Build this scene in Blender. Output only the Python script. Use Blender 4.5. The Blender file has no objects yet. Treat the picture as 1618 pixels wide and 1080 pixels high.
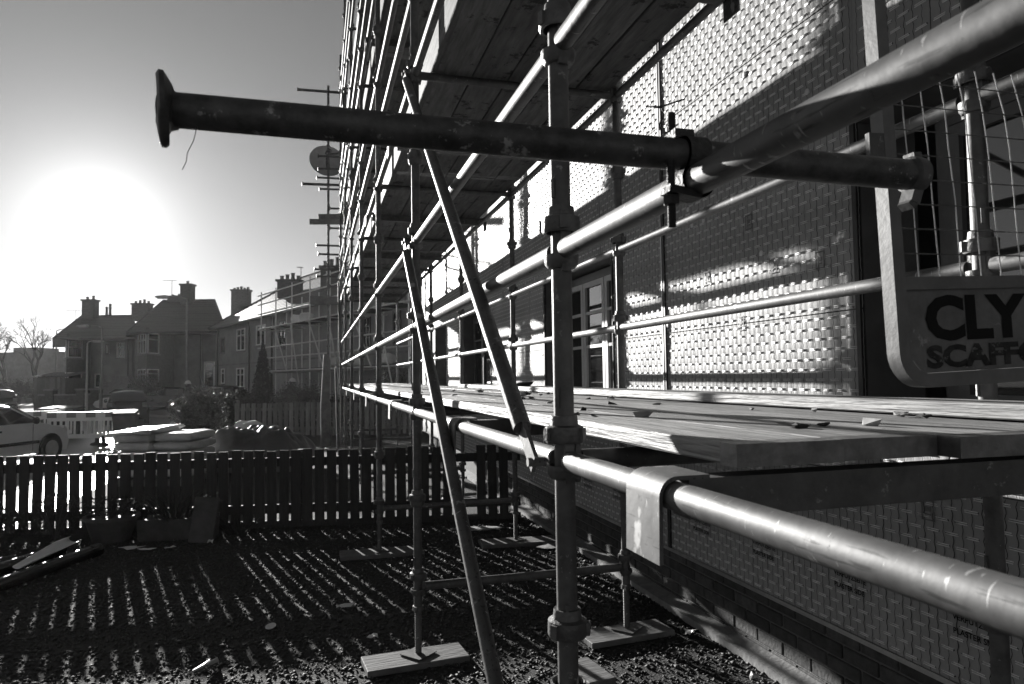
import bpy, bmesh, math, random
import numpy as np
from mathutils import Vector, Matrix

random.seed(7)
rng = np.random.default_rng(11)
SC = bpy.context.scene
COL = SC.collection
R = math.radians

# ------------------------------------------------------------------ camera
CAMZ = 1.62
F_PX, YAW, PITCH, ROLL = 1101.4, .2755, .0492, .0131
W_PX, H_PX = 1618, 1080
_fw = np.array([math.sin(YAW)*math.cos(PITCH), math.cos(YAW)*math.cos(PITCH), math.sin(PITCH)])
_r = np.array([math.cos(YAW), -math.sin(YAW), 0.0])
_u = np.cross(_r, _fw)
_R2 = _r*math.cos(ROLL) - _u*math.sin(ROLL)
_U2 = _u*math.cos(ROLL) + _r*math.sin(ROLL)
cam_d = bpy.data.cameras.new('camera')
cam = bpy.data.objects.new('camera', cam_d)
COL.objects.link(cam)
M = Matrix(((_R2[0], _U2[0], -_fw[0], 0), (_R2[1], _U2[1], -_fw[1], 0), (_R2[2], _U2[2], -_fw[2], CAMZ), (0, 0, 0, 1)))
cam.matrix_world = M
cam_d.sensor_width = 36
cam_d.lens = F_PX/W_PX*36
cam_d.clip_start = .05
cam_d.clip_end = 3000
cam_d.dof.use_dof = True
cam_d.dof.focus_distance = 3.0
cam_d.dof.aperture_fstop = 9.0
SC.camera = cam


def ray(x, y):
    v = _fw*F_PX + _R2*(x-W_PX/2) + _U2*(H_PX/2-y)
    return v/np.linalg.norm(v)


def at_depth(x, y, d):
    v = ray(x, y)
    q = v*(d/(v @ _fw))
    return Vector((q[0], q[1], q[2]+CAMZ))


def on_ground(x, y, h=0.0):
    v = ray(x, y)
    q = v*((h-CAMZ)/v[2])
    return Vector((q[0], q[1], h))


# ------------------------------------------------------------------ sky, sun, exposure
SUN_AZ, SUN_EL = R(-15.1), R(11.2)          # azimuth from +Y, negative to the left
SUN_DIR = Vector((math.sin(SUN_AZ)*math.cos(SUN_EL), math.cos(SUN_AZ)*math.cos(SUN_EL), math.sin(SUN_EL)))
AUREOLE = (11.0, .4)                       # narrow and wide part of the glow round the sun
SKY_GAIN = .46
world = bpy.data.worlds.new('World')
SC.world = world
world.use_nodes = True
nt = world.node_tree
nt.nodes.clear()
out = nt.nodes.new('ShaderNodeOutputWorld')
bg = nt.nodes.new('ShaderNodeBackground')
sky = nt.nodes.new('ShaderNodeTexSky')
sky.sky_type = 'NISHITA'
sky.sun_disc = False
sky.sun_elevation = SUN_EL
sky.sun_rotation = SUN_AZ
sky.altitude = 50
sky.air_density = 1.0
sky.dust_density = .14
sky.ozone_density = 1.0
# black-and-white film: the sky is recorded by its brightness only
bw_ = nt.nodes.new('ShaderNodeRGBToBW')
nt.links.new(sky.outputs[0], bw_.inputs[0])
# solar aureole: forward scattering in thin winter haze, a function of the angle to the sun alone
tco = nt.nodes.new('ShaderNodeTexCoord')
dot = nt.nodes.new('ShaderNodeVectorMath'); dot.operation = 'DOT_PRODUCT'
nt.links.new(tco.outputs['Generated'], dot.inputs[0])
dot.inputs[1].default_value = SUN_DIR
def wmath(op, a, b):
    n_ = nt.nodes.new('ShaderNodeMath'); n_.operation = op
    for k_, v_ in enumerate((a, b)):
        if isinstance(v_, (int, float)): n_.inputs[k_].default_value = v_
        else: nt.links.new(v_, n_.inputs[k_])
    return n_.outputs[0]
ang_ = wmath('ARCCOSINE', dot.outputs['Value'], 0)                # angle to the sun, radians
glow = wmath('ADD', wmath('MULTIPLY', wmath('EXPONENT', wmath('MULTIPLY', ang_, -1/R(2.6)), 0), AUREOLE[0]),
             wmath('MULTIPLY', wmath('EXPONENT', wmath('MULTIPLY', ang_, -1/R(11)), 0), AUREOLE[1]))
tot = wmath('ADD', wmath('MULTIPLY', bw_.outputs[0], SKY_GAIN), glow)
nt.links.new(tot, bg.inputs[0])
bg.inputs[1].default_value = 0.05
nt.links.new(bg.outputs[0], out.inputs[0])

sun_d = bpy.data.lights.new('sun', 'SUN')
sun_d.energy = 3.7
sun_d.angle = R(.5)
sun_d.color = (1, .985, .96)
sun = bpy.data.objects.new('sun', sun_d)
COL.objects.link(sun)
sun.rotation_euler = SUN_DIR.to_track_quat('Z', 'Y').to_euler()
sun.location = (-8, 30, 20)

SC.view_settings.view_transform = 'Standard'
SC.view_settings.look = 'None'
SC.view_settings.gamma = 1
SC.view_settings.use_curve_mapping = False
SC.view_settings.exposure = 1.62
SC.cycles.max_bounces = 6
SC.cycles.diffuse_bounces = 3
SC.cycles.glossy_bounces = 3
SC.cycles.transmission_bounces = 4
SC.cycles.volume_bounces = 0
SC.cycles.caustics_reflective = False
SC.cycles.caustics_refractive = False
SC.cycles.use_denoising = True


# ------------------------------------------------------------------ materials
def g(v):
    return (v, v, v, 1)


def material(name, lo, hi, rough=.7, metal=0.0, scale=6.0, stretch=(1, 1, 1), bump=0.0, bscale=60.0,
             rough2=None, spots=None, detail=5, rand=.0, spec=.5):
    """grey procedural surface: two tones mixed by noise, optional fine bump, optional rust/paint spots"""
    m = bpy.data.materials.new(name)
    m.use_nodes = True
    n = m.node_tree
    L = n.links.new
    b = n.nodes['Principled BSDF']
    b.inputs['Metallic'].default_value = metal
    b.inputs['Specular IOR Level'].default_value = spec
    tc = n.nodes.new('ShaderNodeTexCoord')
    oi = n.nodes.new('ShaderNodeObjectInfo')
    add = n.nodes.new('ShaderNodeVectorMath'); add.operation = 'MULTIPLY_ADD'
    vm = n.nodes.new('ShaderNodeCombineXYZ')
    for k in range(3):
        L(oi.outputs['Random'], vm.inputs[k])
    L(vm.outputs[0], add.inputs[0])
    add.inputs[1].default_value = (37, 53, 71)
    L(tc.outputs['Object'], add.inputs[2])
    mp = n.nodes.new('ShaderNodeMapping')
    mp.inputs['Scale'].default_value = stretch
    L(add.outputs[0], mp.inputs[0])
    nz = n.nodes.new('ShaderNodeTexNoise')
    nz.inputs['Scale'].default_value = scale
    nz.inputs['Detail'].default_value = detail
    nz.inputs['Roughness'].default_value = .65
    L(mp.outputs[0], nz.inputs['Vector'])
    cr = n.nodes.new('ShaderNodeValToRGB')
    cr.color_ramp.elements[0].position = .3
    cr.color_ramp.elements[1].position = .7
    cr.color_ramp.elements[0].color = g(lo)
    cr.color_ramp.elements[1].color = g(hi)
    L(nz.outputs[0], cr.inputs[0])
    colour = cr.outputs[0]
    if spots:
        sv, sscale, thr = spots
        n2 = n.nodes.new('ShaderNodeTexNoise')
        n2.inputs['Scale'].default_value = sscale
        n2.inputs['Detail'].default_value = 6
        n2.inputs['Roughness'].default_value = .7
        L(add.outputs[0], n2.inputs['Vector'])
        c2 = n.nodes.new('ShaderNodeValToRGB')
        c2.color_ramp.elements[0].position = thr
        c2.color_ramp.elements[1].position = min(1, thr+.05)
        L(n2.outputs[0], c2.inputs[0])
        mx = n.nodes.new('ShaderNodeMix'); mx.data_type = 'RGBA'
        L(c2.outputs[0], mx.inputs[0])
        L(colour, mx.inputs[6])
        mx.inputs[7].default_value = g(sv)
        colour = mx.outputs[2]
    if rand:
        mr = n.nodes.new('ShaderNodeMapRange')
        L(oi.outputs['Random'], mr.inputs[0])
        mr.inputs[3].default_value = 1-rand
        mr.inputs[4].default_value = 1+rand
        ml = n.nodes.new('ShaderNodeVectorMath'); ml.operation = 'SCALE'
        L(colour, ml.inputs[0]); L(mr.outputs[0], ml.inputs[3])
        colour = ml.outputs[0]
    L(colour, b.inputs['Base Color'])
    if rough2 is None:
        b.inputs['Roughness'].default_value = rough
    else:
        mr2 = n.nodes.new('ShaderNodeMapRange')
        mr2.inputs[3].default_value = rough
        mr2.inputs[4].default_value = rough2
        L(nz.outputs[0], mr2.inputs[0])
        L(mr2.outputs[0], b.inputs['Roughness'])
    if bump:
        n3 = n.nodes.new('ShaderNodeTexNoise')
        n3.inputs['Scale'].default_value = bscale
        n3.inputs['Detail'].default_value = 4
        L(mp.outputs[0], n3.inputs['Vector'])
        bp = n.nodes.new('ShaderNodeBump')
        bp.inputs['Strength'].default_value = bump
        bp.inputs['Distance'].default_value = .01
        L(n3.outputs[0], bp.inputs['Height'])
        L(bp.outputs[0], b.inputs['Normal'])
    return m




def galvanised(name, lo, hi, spot):
    """hot-dip steel: blotchy zinc bloom, long scratches, drips of dried mortar, small dents"""
    m = material(name, lo, hi, .47, .55, 7, (1, 1, 1), .06, 38, rough2=.68, spots=(spot, 21, .64), rand=.14, detail=9)
    n = m.node_tree; L = n.links.new
    b = n.nodes['Principled BSDF']
    col = b.inputs['Base Color'].links[0].from_socket
    tc = n.nodes.new('ShaderNodeTexCoord')
    def layer(scale, stretch, p0, p1, value, fac, col):
        mp = n.nodes.new('ShaderNodeMapping'); mp.inputs['Scale'].default_value = stretch
        L(tc.outputs['Object'], mp.inputs[0])
        nz = n.nodes.new('ShaderNodeTexNoise'); nz.inputs['Scale'].default_value = scale; nz.inputs['Detail'].default_value = 5
        L(mp.outputs[0], nz.inputs['Vector'])
        cr = n.nodes.new('ShaderNodeValToRGB')
        cr.color_ramp.elements[0].position = p0; cr.color_ramp.elements[1].position = p1
        cr.color_ramp.elements[0].color = g(0); cr.color_ramp.elements[1].color = g(fac)
        L(nz.outputs[0], cr.inputs[0])
        mx = n.nodes.new('ShaderNodeMix'); mx.data_type = 'RGBA'
        L(cr.outputs[0], mx.inputs[0]); L(col, mx.inputs[6]); mx.inputs[7].default_value = g(value)
        return mx.outputs[2]
    col = layer(9, (14, 1.2, 14), .60, .66, .05, .8, col)       # scratches along the tube
    col = layer(30, (1, 5, 1), .66, .70, .45, .9, col)          # scuffs round the tube
    col = layer(13, (1, 1, 1), .66, .71, .55, .8, col)          # cement splashes
    L(col, b.inputs['Base Color'])
    return m


GALV = galvanised('galvanised_steel', .09, .2, .06)
GALV_OLD = material('weathered_steel', .08, .17, .45, .6, 14, (1, 1, 1), .08, 120, rough2=.7, spots=(.3, 30, .62), rand=.1)
STEEL_DARK = material('dark_painted_steel', .02, .14, .42, .35, 17, (1, 1, 1), .2, 70, rough2=.65, spots=(.4, 19, .6), detail=9)
CAST = material('cast_cup_steel', .10, .2, .45, .75, 18, (1, 1, 1), .3, 80, rough2=.65)
RUST = material('rusty_bolt', .03, .08, .6, .5, 30, (1, 1, 1), .4, 120)
BOARD = material('weathered_board', .07, .2, .8, 0, 4, (7, .9, 7), .5, 9, spots=(.025, 6, .58), rand=.3, detail=8)
BOARD_DECK = material('trodden_deck_board', .15, .55, .5, 0, 6, (11, .6, 11), 1.0, 8, spots=(.07, 11, .62), rand=.25, rough2=.75, detail=10)
BOARD_END = material('board_end_band', .12, .26, .5, .5, 20, (1, 1, 1), .2, 60)
BATTEN = material('sole_timber', .09, .2, .75, 0, 6, (1, 7, 1), .35, 10, rand=.2, spots=(.05, 9, .7))
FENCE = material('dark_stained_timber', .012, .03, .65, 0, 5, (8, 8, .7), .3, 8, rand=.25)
OLD_FENCE = material('old_grey_timber', .12, .24, .8, 0, 5, (8, 8, .7), .3, 8, rand=.3)
GALV_FAR = material('bright_galvanised_steel', .5, .65, .38, .7, 8)
PAPER = material('cladding_paper', .36, .46, .62, 0, 3, (1, 1, 1), .12, 140, spots=(.32, 4, .64))
WIRE = material('zinc_wire', .85, .92, .35, 0, 20)
SHADE_SLOT_CRUMB = material('shade_slot_crumb_dark', .02, .03, .8)  # near-black tone: painted crease shade, slot openings, some deck crumbs
INK = material('print_ink', .006, .012, .7, spec=.2)
BEAD = material('bead_black', .012, .025, .5, 0, 20)
BEAD_METAL = material('bead_metal', .4, .55, .4, .7, 20)
BRICK = material('plinth_brick', .05, .11, .85, 0, 14, (1, 1, 1), .4, 50, rand=.35)
MORTAR = material('mortar', .14, .2, .95, 0, 30, (1, 1, 1), .4, 60)
CONC = material('concrete', .2, .34, .9, 0, 12, (1, 1, 1), .4, 40)
GLASS = material('window_glass', .015, .02, .03, 0, 3, spec=.8)
GLASS.node_tree.nodes['Principled BSDF'].inputs['IOR'].default_value = 1.9
FRAME_M = material('grey_window_frame', .55, .68, .45, 0, 6)
FRAME_W = material('white_window_frame', .78, .86, .45, 0, 6)
FRAME_D = material('dark_window_frame', .1, .16, .45, 0, 6)
GRAVEL = material('gravel_stone', .025, .09, .7, 0, 60, (1, 1, 1), .3, 90, spec=.3)
SOIL = material('dark_gravel_bed', .012, .03, .9, 0, 45, (1, 1, 1), 1.0, 70)
ASPHALT = material('asphalt', .05, .08, .3, 0, 12, (1, 1, 1), .25, 90, rough2=.5)
PAVE = material('pavement_slab', .14, .22, .45, 0, 8, (1, 1, 1), .3, 50)
KERB = material('kerb_stone', .18, .26, .8, 0, 10, (1, 1, 1), .3, 50)
RENDER = material('house_render', .28, .4, .9, 0, 1.6, (1, 1, 1), .5, 20)
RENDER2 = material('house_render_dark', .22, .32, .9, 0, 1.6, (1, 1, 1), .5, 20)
HBRICK = material('house_brick', .1, .18, .9, 0, 6, (1, 1, 1), .5, 20)
SLATE = material('roof_slate', .05, .10, .48, 0, 9, (1, 1, 1), .4, 9, rand=.3, rough2=.62)
CHIM = material('chimney_brick', .08, .15, .9, 0, 5, (1, 1, 4), .4, 10)
POT = material('chimney_pot', .16, .24, .8, 0, 5)
GUTTER = material('gutter', .05, .08, .5, 0, 5)
LEAF = material('leaf_gloss', .08, .22, .2, 0, 3, rand=.2, spec=.7)
LEAF_D = material('leaf_dark', .02, .05, .55, 0, 3)
BARK = material('bark', .05, .1, .9, 0, 8, (1, 1, .3), .4, 30)
PLASTIC_W = material('white_plastic_sheet', .62, .78, .35, 0, 4, (1, 1, 1), .5, 18)
BAG = material('cement_bag', .5, .68, .5, 0, 5, (1, 1, 1), .5, 20)
TARP = material('dark_tarpaulin', .06, .1, .42, 0, 5, (1, 1, 1), .6, 16)
CARW = material('silver_car_paint', .7, .78, .22, .15, 3, spec=.6)
CARD = material('dark_car_paint', .015, .03, .18, 0, 3, spec=.6)
RUBBER = material('tyre_rubber', .015, .025, .8, 0, 20)
CHROME = material('wheel_rim', .4, .5, .3, .8, 10)
LIGHTGLASS = material('lamp_glass', .5, .6, .15, 0, 5)
BARR_W = material('barrier_white', .55, .66, .4, 0, 4, spots=(.3, 9, .66))
BARR_R = material('barrier_red', .13, .2, .4, 0, 4, spots=(.08, 9, .66))
BIN = material('bin_plastic', .04, .08, .65, 0, 5, (1, 1, 1), .2, 30)
LAMPGREY = material('lamp_column', .2, .28, .5, .5, 8)
LAMPW = material('lamp_column_pale', .5, .6, .5, .2, 8)
GATE = material('gate_paint', .13, .2, .5, .2, 14, (1, 1, 1), .06, 90, spots=(.1, 18, .7))
SIGN = material('sign_plate', .12, .24, .6, .1, 14, (1, 1, 1), .15, 40, spots=(.34, 24, .64), detail=9)
INK_WORN = material('worn_print_ink', .008, .07, .7, 0, 30, spec=.2, spots=(.2, 40, .6), detail=8)
CLOTH = material('work_clothes', .08, .14, .9, 0, 9)
SKIN = material('skin', .25, .3, .6)
HELMET = material('hard_hat', .65, .75, .35)
DISH = material('satellite_dish', .22, .3, .5, .2, 8)
POTM = material('plant_pot', .04, .08, .7, 0, 9, (1, 1, 1), .3, 20)
PVC = material('black_pipe', .012, .02, .22, 0, 6, spec=.7)
STONE = material('stone_slab', .05, .1, .85, 0, 7, (1, 1, 1), .4, 30)
WHITE = material('white_scrap', .6, .75, .5, 0, 9)


# ------------------------------------------------------------------ mesh helpers
class MB:
    def __init__(s):
        s.v = []; s.f = []

    def add(s, vs, fs):
        o = len(s.v)
        s.v += [tuple(p) for p in vs]
        s.f += [tuple(i+o for i in f) for f in fs]
        return s

    def box(s, x0, x1, y0, y1, z0, z1):
        return s.add([(x0, y0, z0), (x1, y0, z0), (x1, y1, z0), (x0, y1, z0), (x0, y0, z1), (x1, y0, z1), (x1, y1, z1), (x0, y1, z1)],
                     [(0, 3, 2, 1), (4, 5, 6, 7), (0, 1, 5, 4), (1, 2, 6, 5), (2, 3, 7, 6), (3, 0, 4, 7)])

    def bar(s, p0, p1, w, h, up=(0, 0, 1)):
        """rectangular bar from p0 to p1, w across, h along up"""
        p0 = Vector(p0); p1 = Vector(p1)
        d = (p1-p0).normalized()
        a = d.cross(Vector(up))
        if a.length < 1e-4:
            a = d.cross(Vector((1, 0, 0)))
        a.normalize(); b = a.cross(d).normalized()
        vs = []
        for p in (p0, p1):
            for sx, sy in ((-1, -1), (1, -1), (1, 1), (-1, 1)):
                vs.append(p + a*(w/2*sx) + b*(h/2*sy))
        return s.add(vs, [(0, 1, 2, 3), (7, 6, 5, 4), (0, 4, 5, 1), (1, 5, 6, 2), (2, 6, 7, 3), (3, 7, 4, 0)])

    def tube(s, p0, p1, r, n=16, r1=None, caps=True):
        p0 = Vector(p0); p1 = Vector(p1)
        r1 = r if r1 is None else r1
        d = (p1-p0).normalized()
        a = d.orthogonal().normalized(); b = d.cross(a)
        vs = []
        for p, rr in ((p0, r), (p1, r1)):
            for k in range(n):
                t = 2*math.pi*k/n
                vs.append(p + a*(rr*math.cos(t)) + b*(rr*math.sin(t)))
        fs = [(k, (k+1) % n, n+(k+1) % n, n+k) for k in range(n)]
        if caps:
            fs += [tuple(range(n-1, -1, -1)), tuple(range(n, 2*n))]
        return s.add(vs, fs)

    def path(s, pts, r, n=8, radii=None):
        pts = [Vector(p) for p in pts]
        m = len(pts)
        vs = []; fs = []
        a = None
        for i, p in enumerate(pts):
            d = (pts[min(i+1, m-1)]-pts[max(i-1, 0)]).normalized()
            if a is None:
                a = d.orthogonal().normalized()
            a = (a-d*a.dot(d)).normalized()
            b = d.cross(a)
            rr = radii[i] if radii else r
            for k in range(n):
                t = 2*math.pi*k/n
                vs.append(p + a*(rr*math.cos(t)) + b*(rr*math.sin(t)))
        for i in range(m-1):
            for k in range(n):
                fs.append((i*n+k, i*n+(k+1) % n, (i+1)*n+(k+1) % n, (i+1)*n+k))
        fs += [tuple(range(n-1, -1, -1)), tuple(range((m-1)*n, m*n))]
        return s.add(vs, fs)

    def lathe(s, prof, o=(0, 0, 0), n=20, axis='z'):
        vs = []; fs = []
        for (r, z) in prof:
            for k in range(n):
                t = 2*math.pi*k/n
                x, y = r*math.cos(t), r*math.sin(t)
                if axis == 'z': p = (o[0]+x, o[1]+y, o[2]+z)
                elif axis == 'x': p = (o[0]+z, o[1]+x, o[2]+y)
                else: p = (o[0]+y, o[1]+z, o[2]+x)
                vs.append(p)
        m = len(prof)
        for i in range(m-1):
            for k in range(n):
                fs.append((i*n+k, i*n+(k+1) % n, (i+1)*n+(k+1) % n, (i+1)*n+k))
        fs += [tuple(range(n-1, -1, -1)), tuple(range((m-1)*n, m*n))]
        return s.add(vs, fs)

    def prism(s, poly, h0, h1, f=lambda a, b, h: (a, b, h)):
        n = len(poly)
        vs = [f(a, b, h0) for a, b in poly] + [f(a, b, h1) for a, b in poly]
        fs = [(k, (k+1) % n, n+(k+1) % n, n+k) for k in range(n)] + [tuple(range(n-1, -1, -1)), tuple(range(n, 2*n))]
        return s.add(vs, fs)

    def xf(s, m):
        s.v = [tuple(m @ Vector(p)) for p in s.v]
        return s

    def data(s, name, mat, smooth=True, ang=35):
        me = bpy.data.meshes.new(name)
        me.from_pydata(s.v, [], s.f)
        me.update()
        bm = bmesh.new(); bm.from_mesh(me)
        bmesh.ops.recalc_face_normals(bm, faces=bm.faces)
        bm.to_mesh(me); bm.free()
        if smooth:
            me.polygons.foreach_set('use_smooth', [True]*len(me.polygons))
            me.set_sharp_from_angle(angle=R(ang))
        if mat:
            me.materials.append(mat)
        return me

    def build(s, name, mat, parent=None, smooth=True, ang=35):
        return obj(name, s.data(name, mat, smooth, ang), parent)


def obj(name, me, parent=None, loc=None, rot=None):
    o = bpy.data.objects.new(name, me)
    COL.objects.link(o)
    if parent: o.parent = parent
    if loc is not None: o.location = loc
    if rot is not None: o.rotation_euler = rot
    return o


def tag(o, label, cat, group=None):
    o['label'] = label; o['category'] = cat
    if group: o['group'] = group
    return o


def thing(name, label, cat, loc=(0, 0, 0), rot=(0, 0, 0), group=None):
    o = bpy.data.objects.new(name, None)
    COL.objects.link(o)
    o.location = loc; o.rotation_euler = rot
    o.empty_display_size = .1
    return tag(o, label, cat, group)


def structure(o):
    o['kind'] = 'structure'
    return o


def np_mesh(name, V, F, mat, smooth=False):
    V = np.asarray(V, np.float32); F = np.asarray(F, np.int32)
    k = F.shape[1]
    me = bpy.data.meshes.new(name)
    me.vertices.add(len(V)); me.vertices.foreach_set('co', V.ravel())
    me.loops.add(F.size); me.loops.foreach_set('vertex_index', F.ravel())
    me.polygons.add(len(F)); me.polygons.foreach_set('loop_start', np.arange(0, F.size, k, dtype=np.int32))
    try:
        me.polygons.foreach_set('loop_total', np.full(len(F), k, np.int32))
    except Exception:
        pass
    me.update(calc_edges=True)
    if smooth:
        me.polygons.foreach_set('use_smooth', np.ones(len(F), bool))
    me.materials.append(mat)
    return me


def bevel_box(name, sx, sy, sz, b, mat, seg=1):
    """bevelled box, base centre at origin"""
    bm = bmesh.new()
    bmesh.ops.create_cube(bm, size=1)
    for v in bm.verts:
        v.co = Vector((v.co.x*sx, v.co.y*sy, (v.co.z+.5)*sz))
    bmesh.ops.bevel(bm, geom=bm.edges[:], offset=b, segments=seg, affect='EDGES', profile=.5)
    me = bpy.data.meshes.new(name)
    bm.to_mesh(me); bm.free()
    me.materials.append(mat)
    return me


ORD = ['nearest', 'second', 'third', 'fourth', 'fifth', 'sixth', 'seventh', 'eighth', 'ninth', 'tenth']


def nth(i):
    return ORD[i]


def leaf_cloud(name, pts, size, mat, aspect=.5, flat=0.0):
    n = len(pts)
    d1 = rng.normal(size=(n, 3)); d1 /= np.linalg.norm(d1, axis=1)[:, None]
    d2 = rng.normal(size=(n, 3))
    d2 -= d1*(d1*d2).sum(1)[:, None]; d2 /= np.linalg.norm(d2, axis=1)[:, None]
    s = size*rng.uniform(.6, 1.3, (n, 1))
    a = d1*s; b = d2*s*aspect
    V = np.stack([pts-a, pts+b, pts+a, pts-b], 1).reshape(-1, 3)
    F = np.arange(4*n).reshape(n, 4)
    return np_mesh(name, V, F, mat)


# ------------------------------------------------------------------ ground, road, pavement
def sheet(name, poly, z, mat):
    return structure(MB().add([(x, y, z) for x, y in poly], [tuple(range(len(poly)))]).build(name, mat, smooth=False))


RZ = -.25            # the street lies a step below the garden
sheet('ground', [(-300, -60), (300, -60), (300, 420), (-300, 420)], RZ-.02, SOIL)
gd = MB().prism([(-3.2, -20), (60, -20), (60, 22.5), (-3.2, 22.5)], RZ-.1, 0)
structure(gd.build('garden_ground', SOIL, smooth=False))
sheet('road', [(-4.9, -20), (-4.9, 24), (-5.7, 36), (-10, 44), (-80, 44), (-80, 28), (-16, 28), (-14, 24), (-14, -20)], RZ, ASPHALT)
pv = MB()
pv.prism([(-3.25, -20), (-3.25, 24), (-4.0, 37), (-8.5, 46.5), (-80, 46.5), (-80, 44.2), (-10, 44.2), (-5.55, 36), (-4.75, 24), (-4.75, -20)], RZ-.1, RZ+.1)
pav = structure(pv.build('pavement', PAVE, smooth=False))
kpts = [(-4.83, -20), (-4.83, 24), (-5.63, 36), (-10.03, 44.1), (-80, 44.1)]
for (a, b) in zip(kpts[:-1], kpts[1:]):
    A = Vector((*a, 0)); B = Vector((*b, 0)); L_ = (B-A).length
    n = int(L_/.92)
    for k in range(n):
        p = A.lerp(B, k/n); q = A.lerp(B, (k+1)/n)
        if p.y < 10 or p.x < -14: continue
        kb = MB().bar(p+Vector((0, 0, RZ+.053))+(q-p)*.006, q+Vector((0, 0, RZ+.053))-(q-p)*.006, .15, .115)
        kb.build('kerb_stone', KERB, pav, smooth=False)

# loose gravel stones of the near garden
def gravel():
    n = 52000
    x = rng.uniform(-4.6, 2.42, n); y = 2.2 + 6.0*rng.power(1.25, n)
    s = .0055+.0085*rng.power(.9, n)+np.where(rng.uniform(size=n) < .03, .007, 0)
    base = np.array([(1, 0, 0), (0, 1, 0), (-1, 0, 0), (0, -1, 0), (0, 0, .75), (0, 0, -.6)], float)
    V = base[None]*(1+rng.uniform(-.35, .35, (n, 6, 3)))
    V *= s[:, None, None]*np.stack([rng.uniform(.8, 1.5, n), rng.uniform(.8, 1.3, n), rng.uniform(.6, 1., n)], 1)[:, None, :]
    t = rng.uniform(0, 6.28, n); c, sn = np.cos(t), np.sin(t)
    tilt = rng.uniform(-.6, .6, n); ct, st = np.cos(tilt), np.sin(tilt)
    X, Y, Z = V[..., 0], V[..., 1], V[..., 2]
    Y, Z = Y*ct[:, None]-Z*st[:, None], Y*st[:, None]+Z*ct[:, None]
    X, Y = X*c[:, None]-Y*sn[:, None], X*sn[:, None]+Y*c[:, None]
    V = np.stack([X+x[:, None], Y+y[:, None], Z+(s*.35)[:, None]], 2).reshape(-1, 3)
    f = np.array([(0, 1, 4), (1, 2, 4), (2, 3, 4), (3, 0, 4), (1, 0, 5), (2, 1, 5), (3, 2, 5), (0, 3, 5)])
    F = (f[None]+6*np.arange(n)[:, None, None]).reshape(-1, 3)
    o = obj('gravel', np_mesh('gravel', V, F, GRAVEL))
    tag(o, 'loose dark gravel stones covering the front garden', 'gravel')
    o['kind'] = 'stuff'


gravel()

# ------------------------------------------------------------------ the house being insulated (right)
WX = 2.30           # face of the cladding
WEND = 15.5
CY, CZ = .042, .048
house = thing('insulated_house', 'house wall clad in wire-backed paper render sheets behind the scaffold', 'house', (WX, 8, 0))


def hchild(mb, name, mat, parent=None, smooth=False):
    """build in world coordinates, parent to the house"""
    p = parent or house
    o = mb.build(name, mat, None, smooth)
    o.parent = p
    o.matrix_parent_inverse = Matrix.Translation(Vector((WX, 8, 0))).inverted()
    return o


def put(o, parent=None):
    o.parent = parent or house
    o.matrix_parent_inverse = Matrix.Translation(Vector((WX, 8, 0))).inverted()
    return o


# openings: (y0, y1, z0, z1)
OPEN = [(-.2, 2.50, 1.36, 2.72), (5.15, 6.86, 1.34, 2.60), (9.2, 11.2, 1.34, 2.62), (12.6, 13.7, 1.34, 2.6),
        (-.2, 2.1, 4.05, 5.6), (5.15, 6.86, 4.05, 5.5), (9.2, 11.2, 4.05, 5.5)]
# sheets are laid in courses .72 m high from the bead upward, cut at the openings
zs = [.46]
while zs[-1] < 7.2:
    zs.append(zs[-1]+.720)
yb = [-1.2, 1.0, 4.28, 7.4, 10.2, 13.0, WEND]


def relief(y, z):
    cy = y/CY; cz = z/CZ
    a = cy-np.floor(cy)
    b = cz-np.floor(cz)
    row = np.floor(cz+.5)
    pil = np.abs(np.sin(np.pi*a))**.55*(.55+.45*np.abs(np.sin(np.pi*b))**.6)
    # wires dive through the paper in a staggered pattern: a pocket at every second crease of each row
    ph = (cy + (row % 2))/2
    pa = np.abs(ph-np.floor(ph)-.5)*2              # 0 at the pocket centre
    pb = np.abs(cz-row)
    pocket = np.clip(1-pa/.62, 0, 1)**.5*np.clip(1-pb/.14, 0, 1)
    h = .0022*pil - .0035*pocket
    # sagging paper
    h += .0022*np.sin(y*9.1+np.sin(z*7)*1.3)*np.sin(z*8.3+y*2.1)
    edge = np.clip(np.sin(y*41.0+np.floor(z/CZ)*2.4)*np.sin(y*17+z*5), 0, 1)
    return h + .0010*edge*pil


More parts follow.
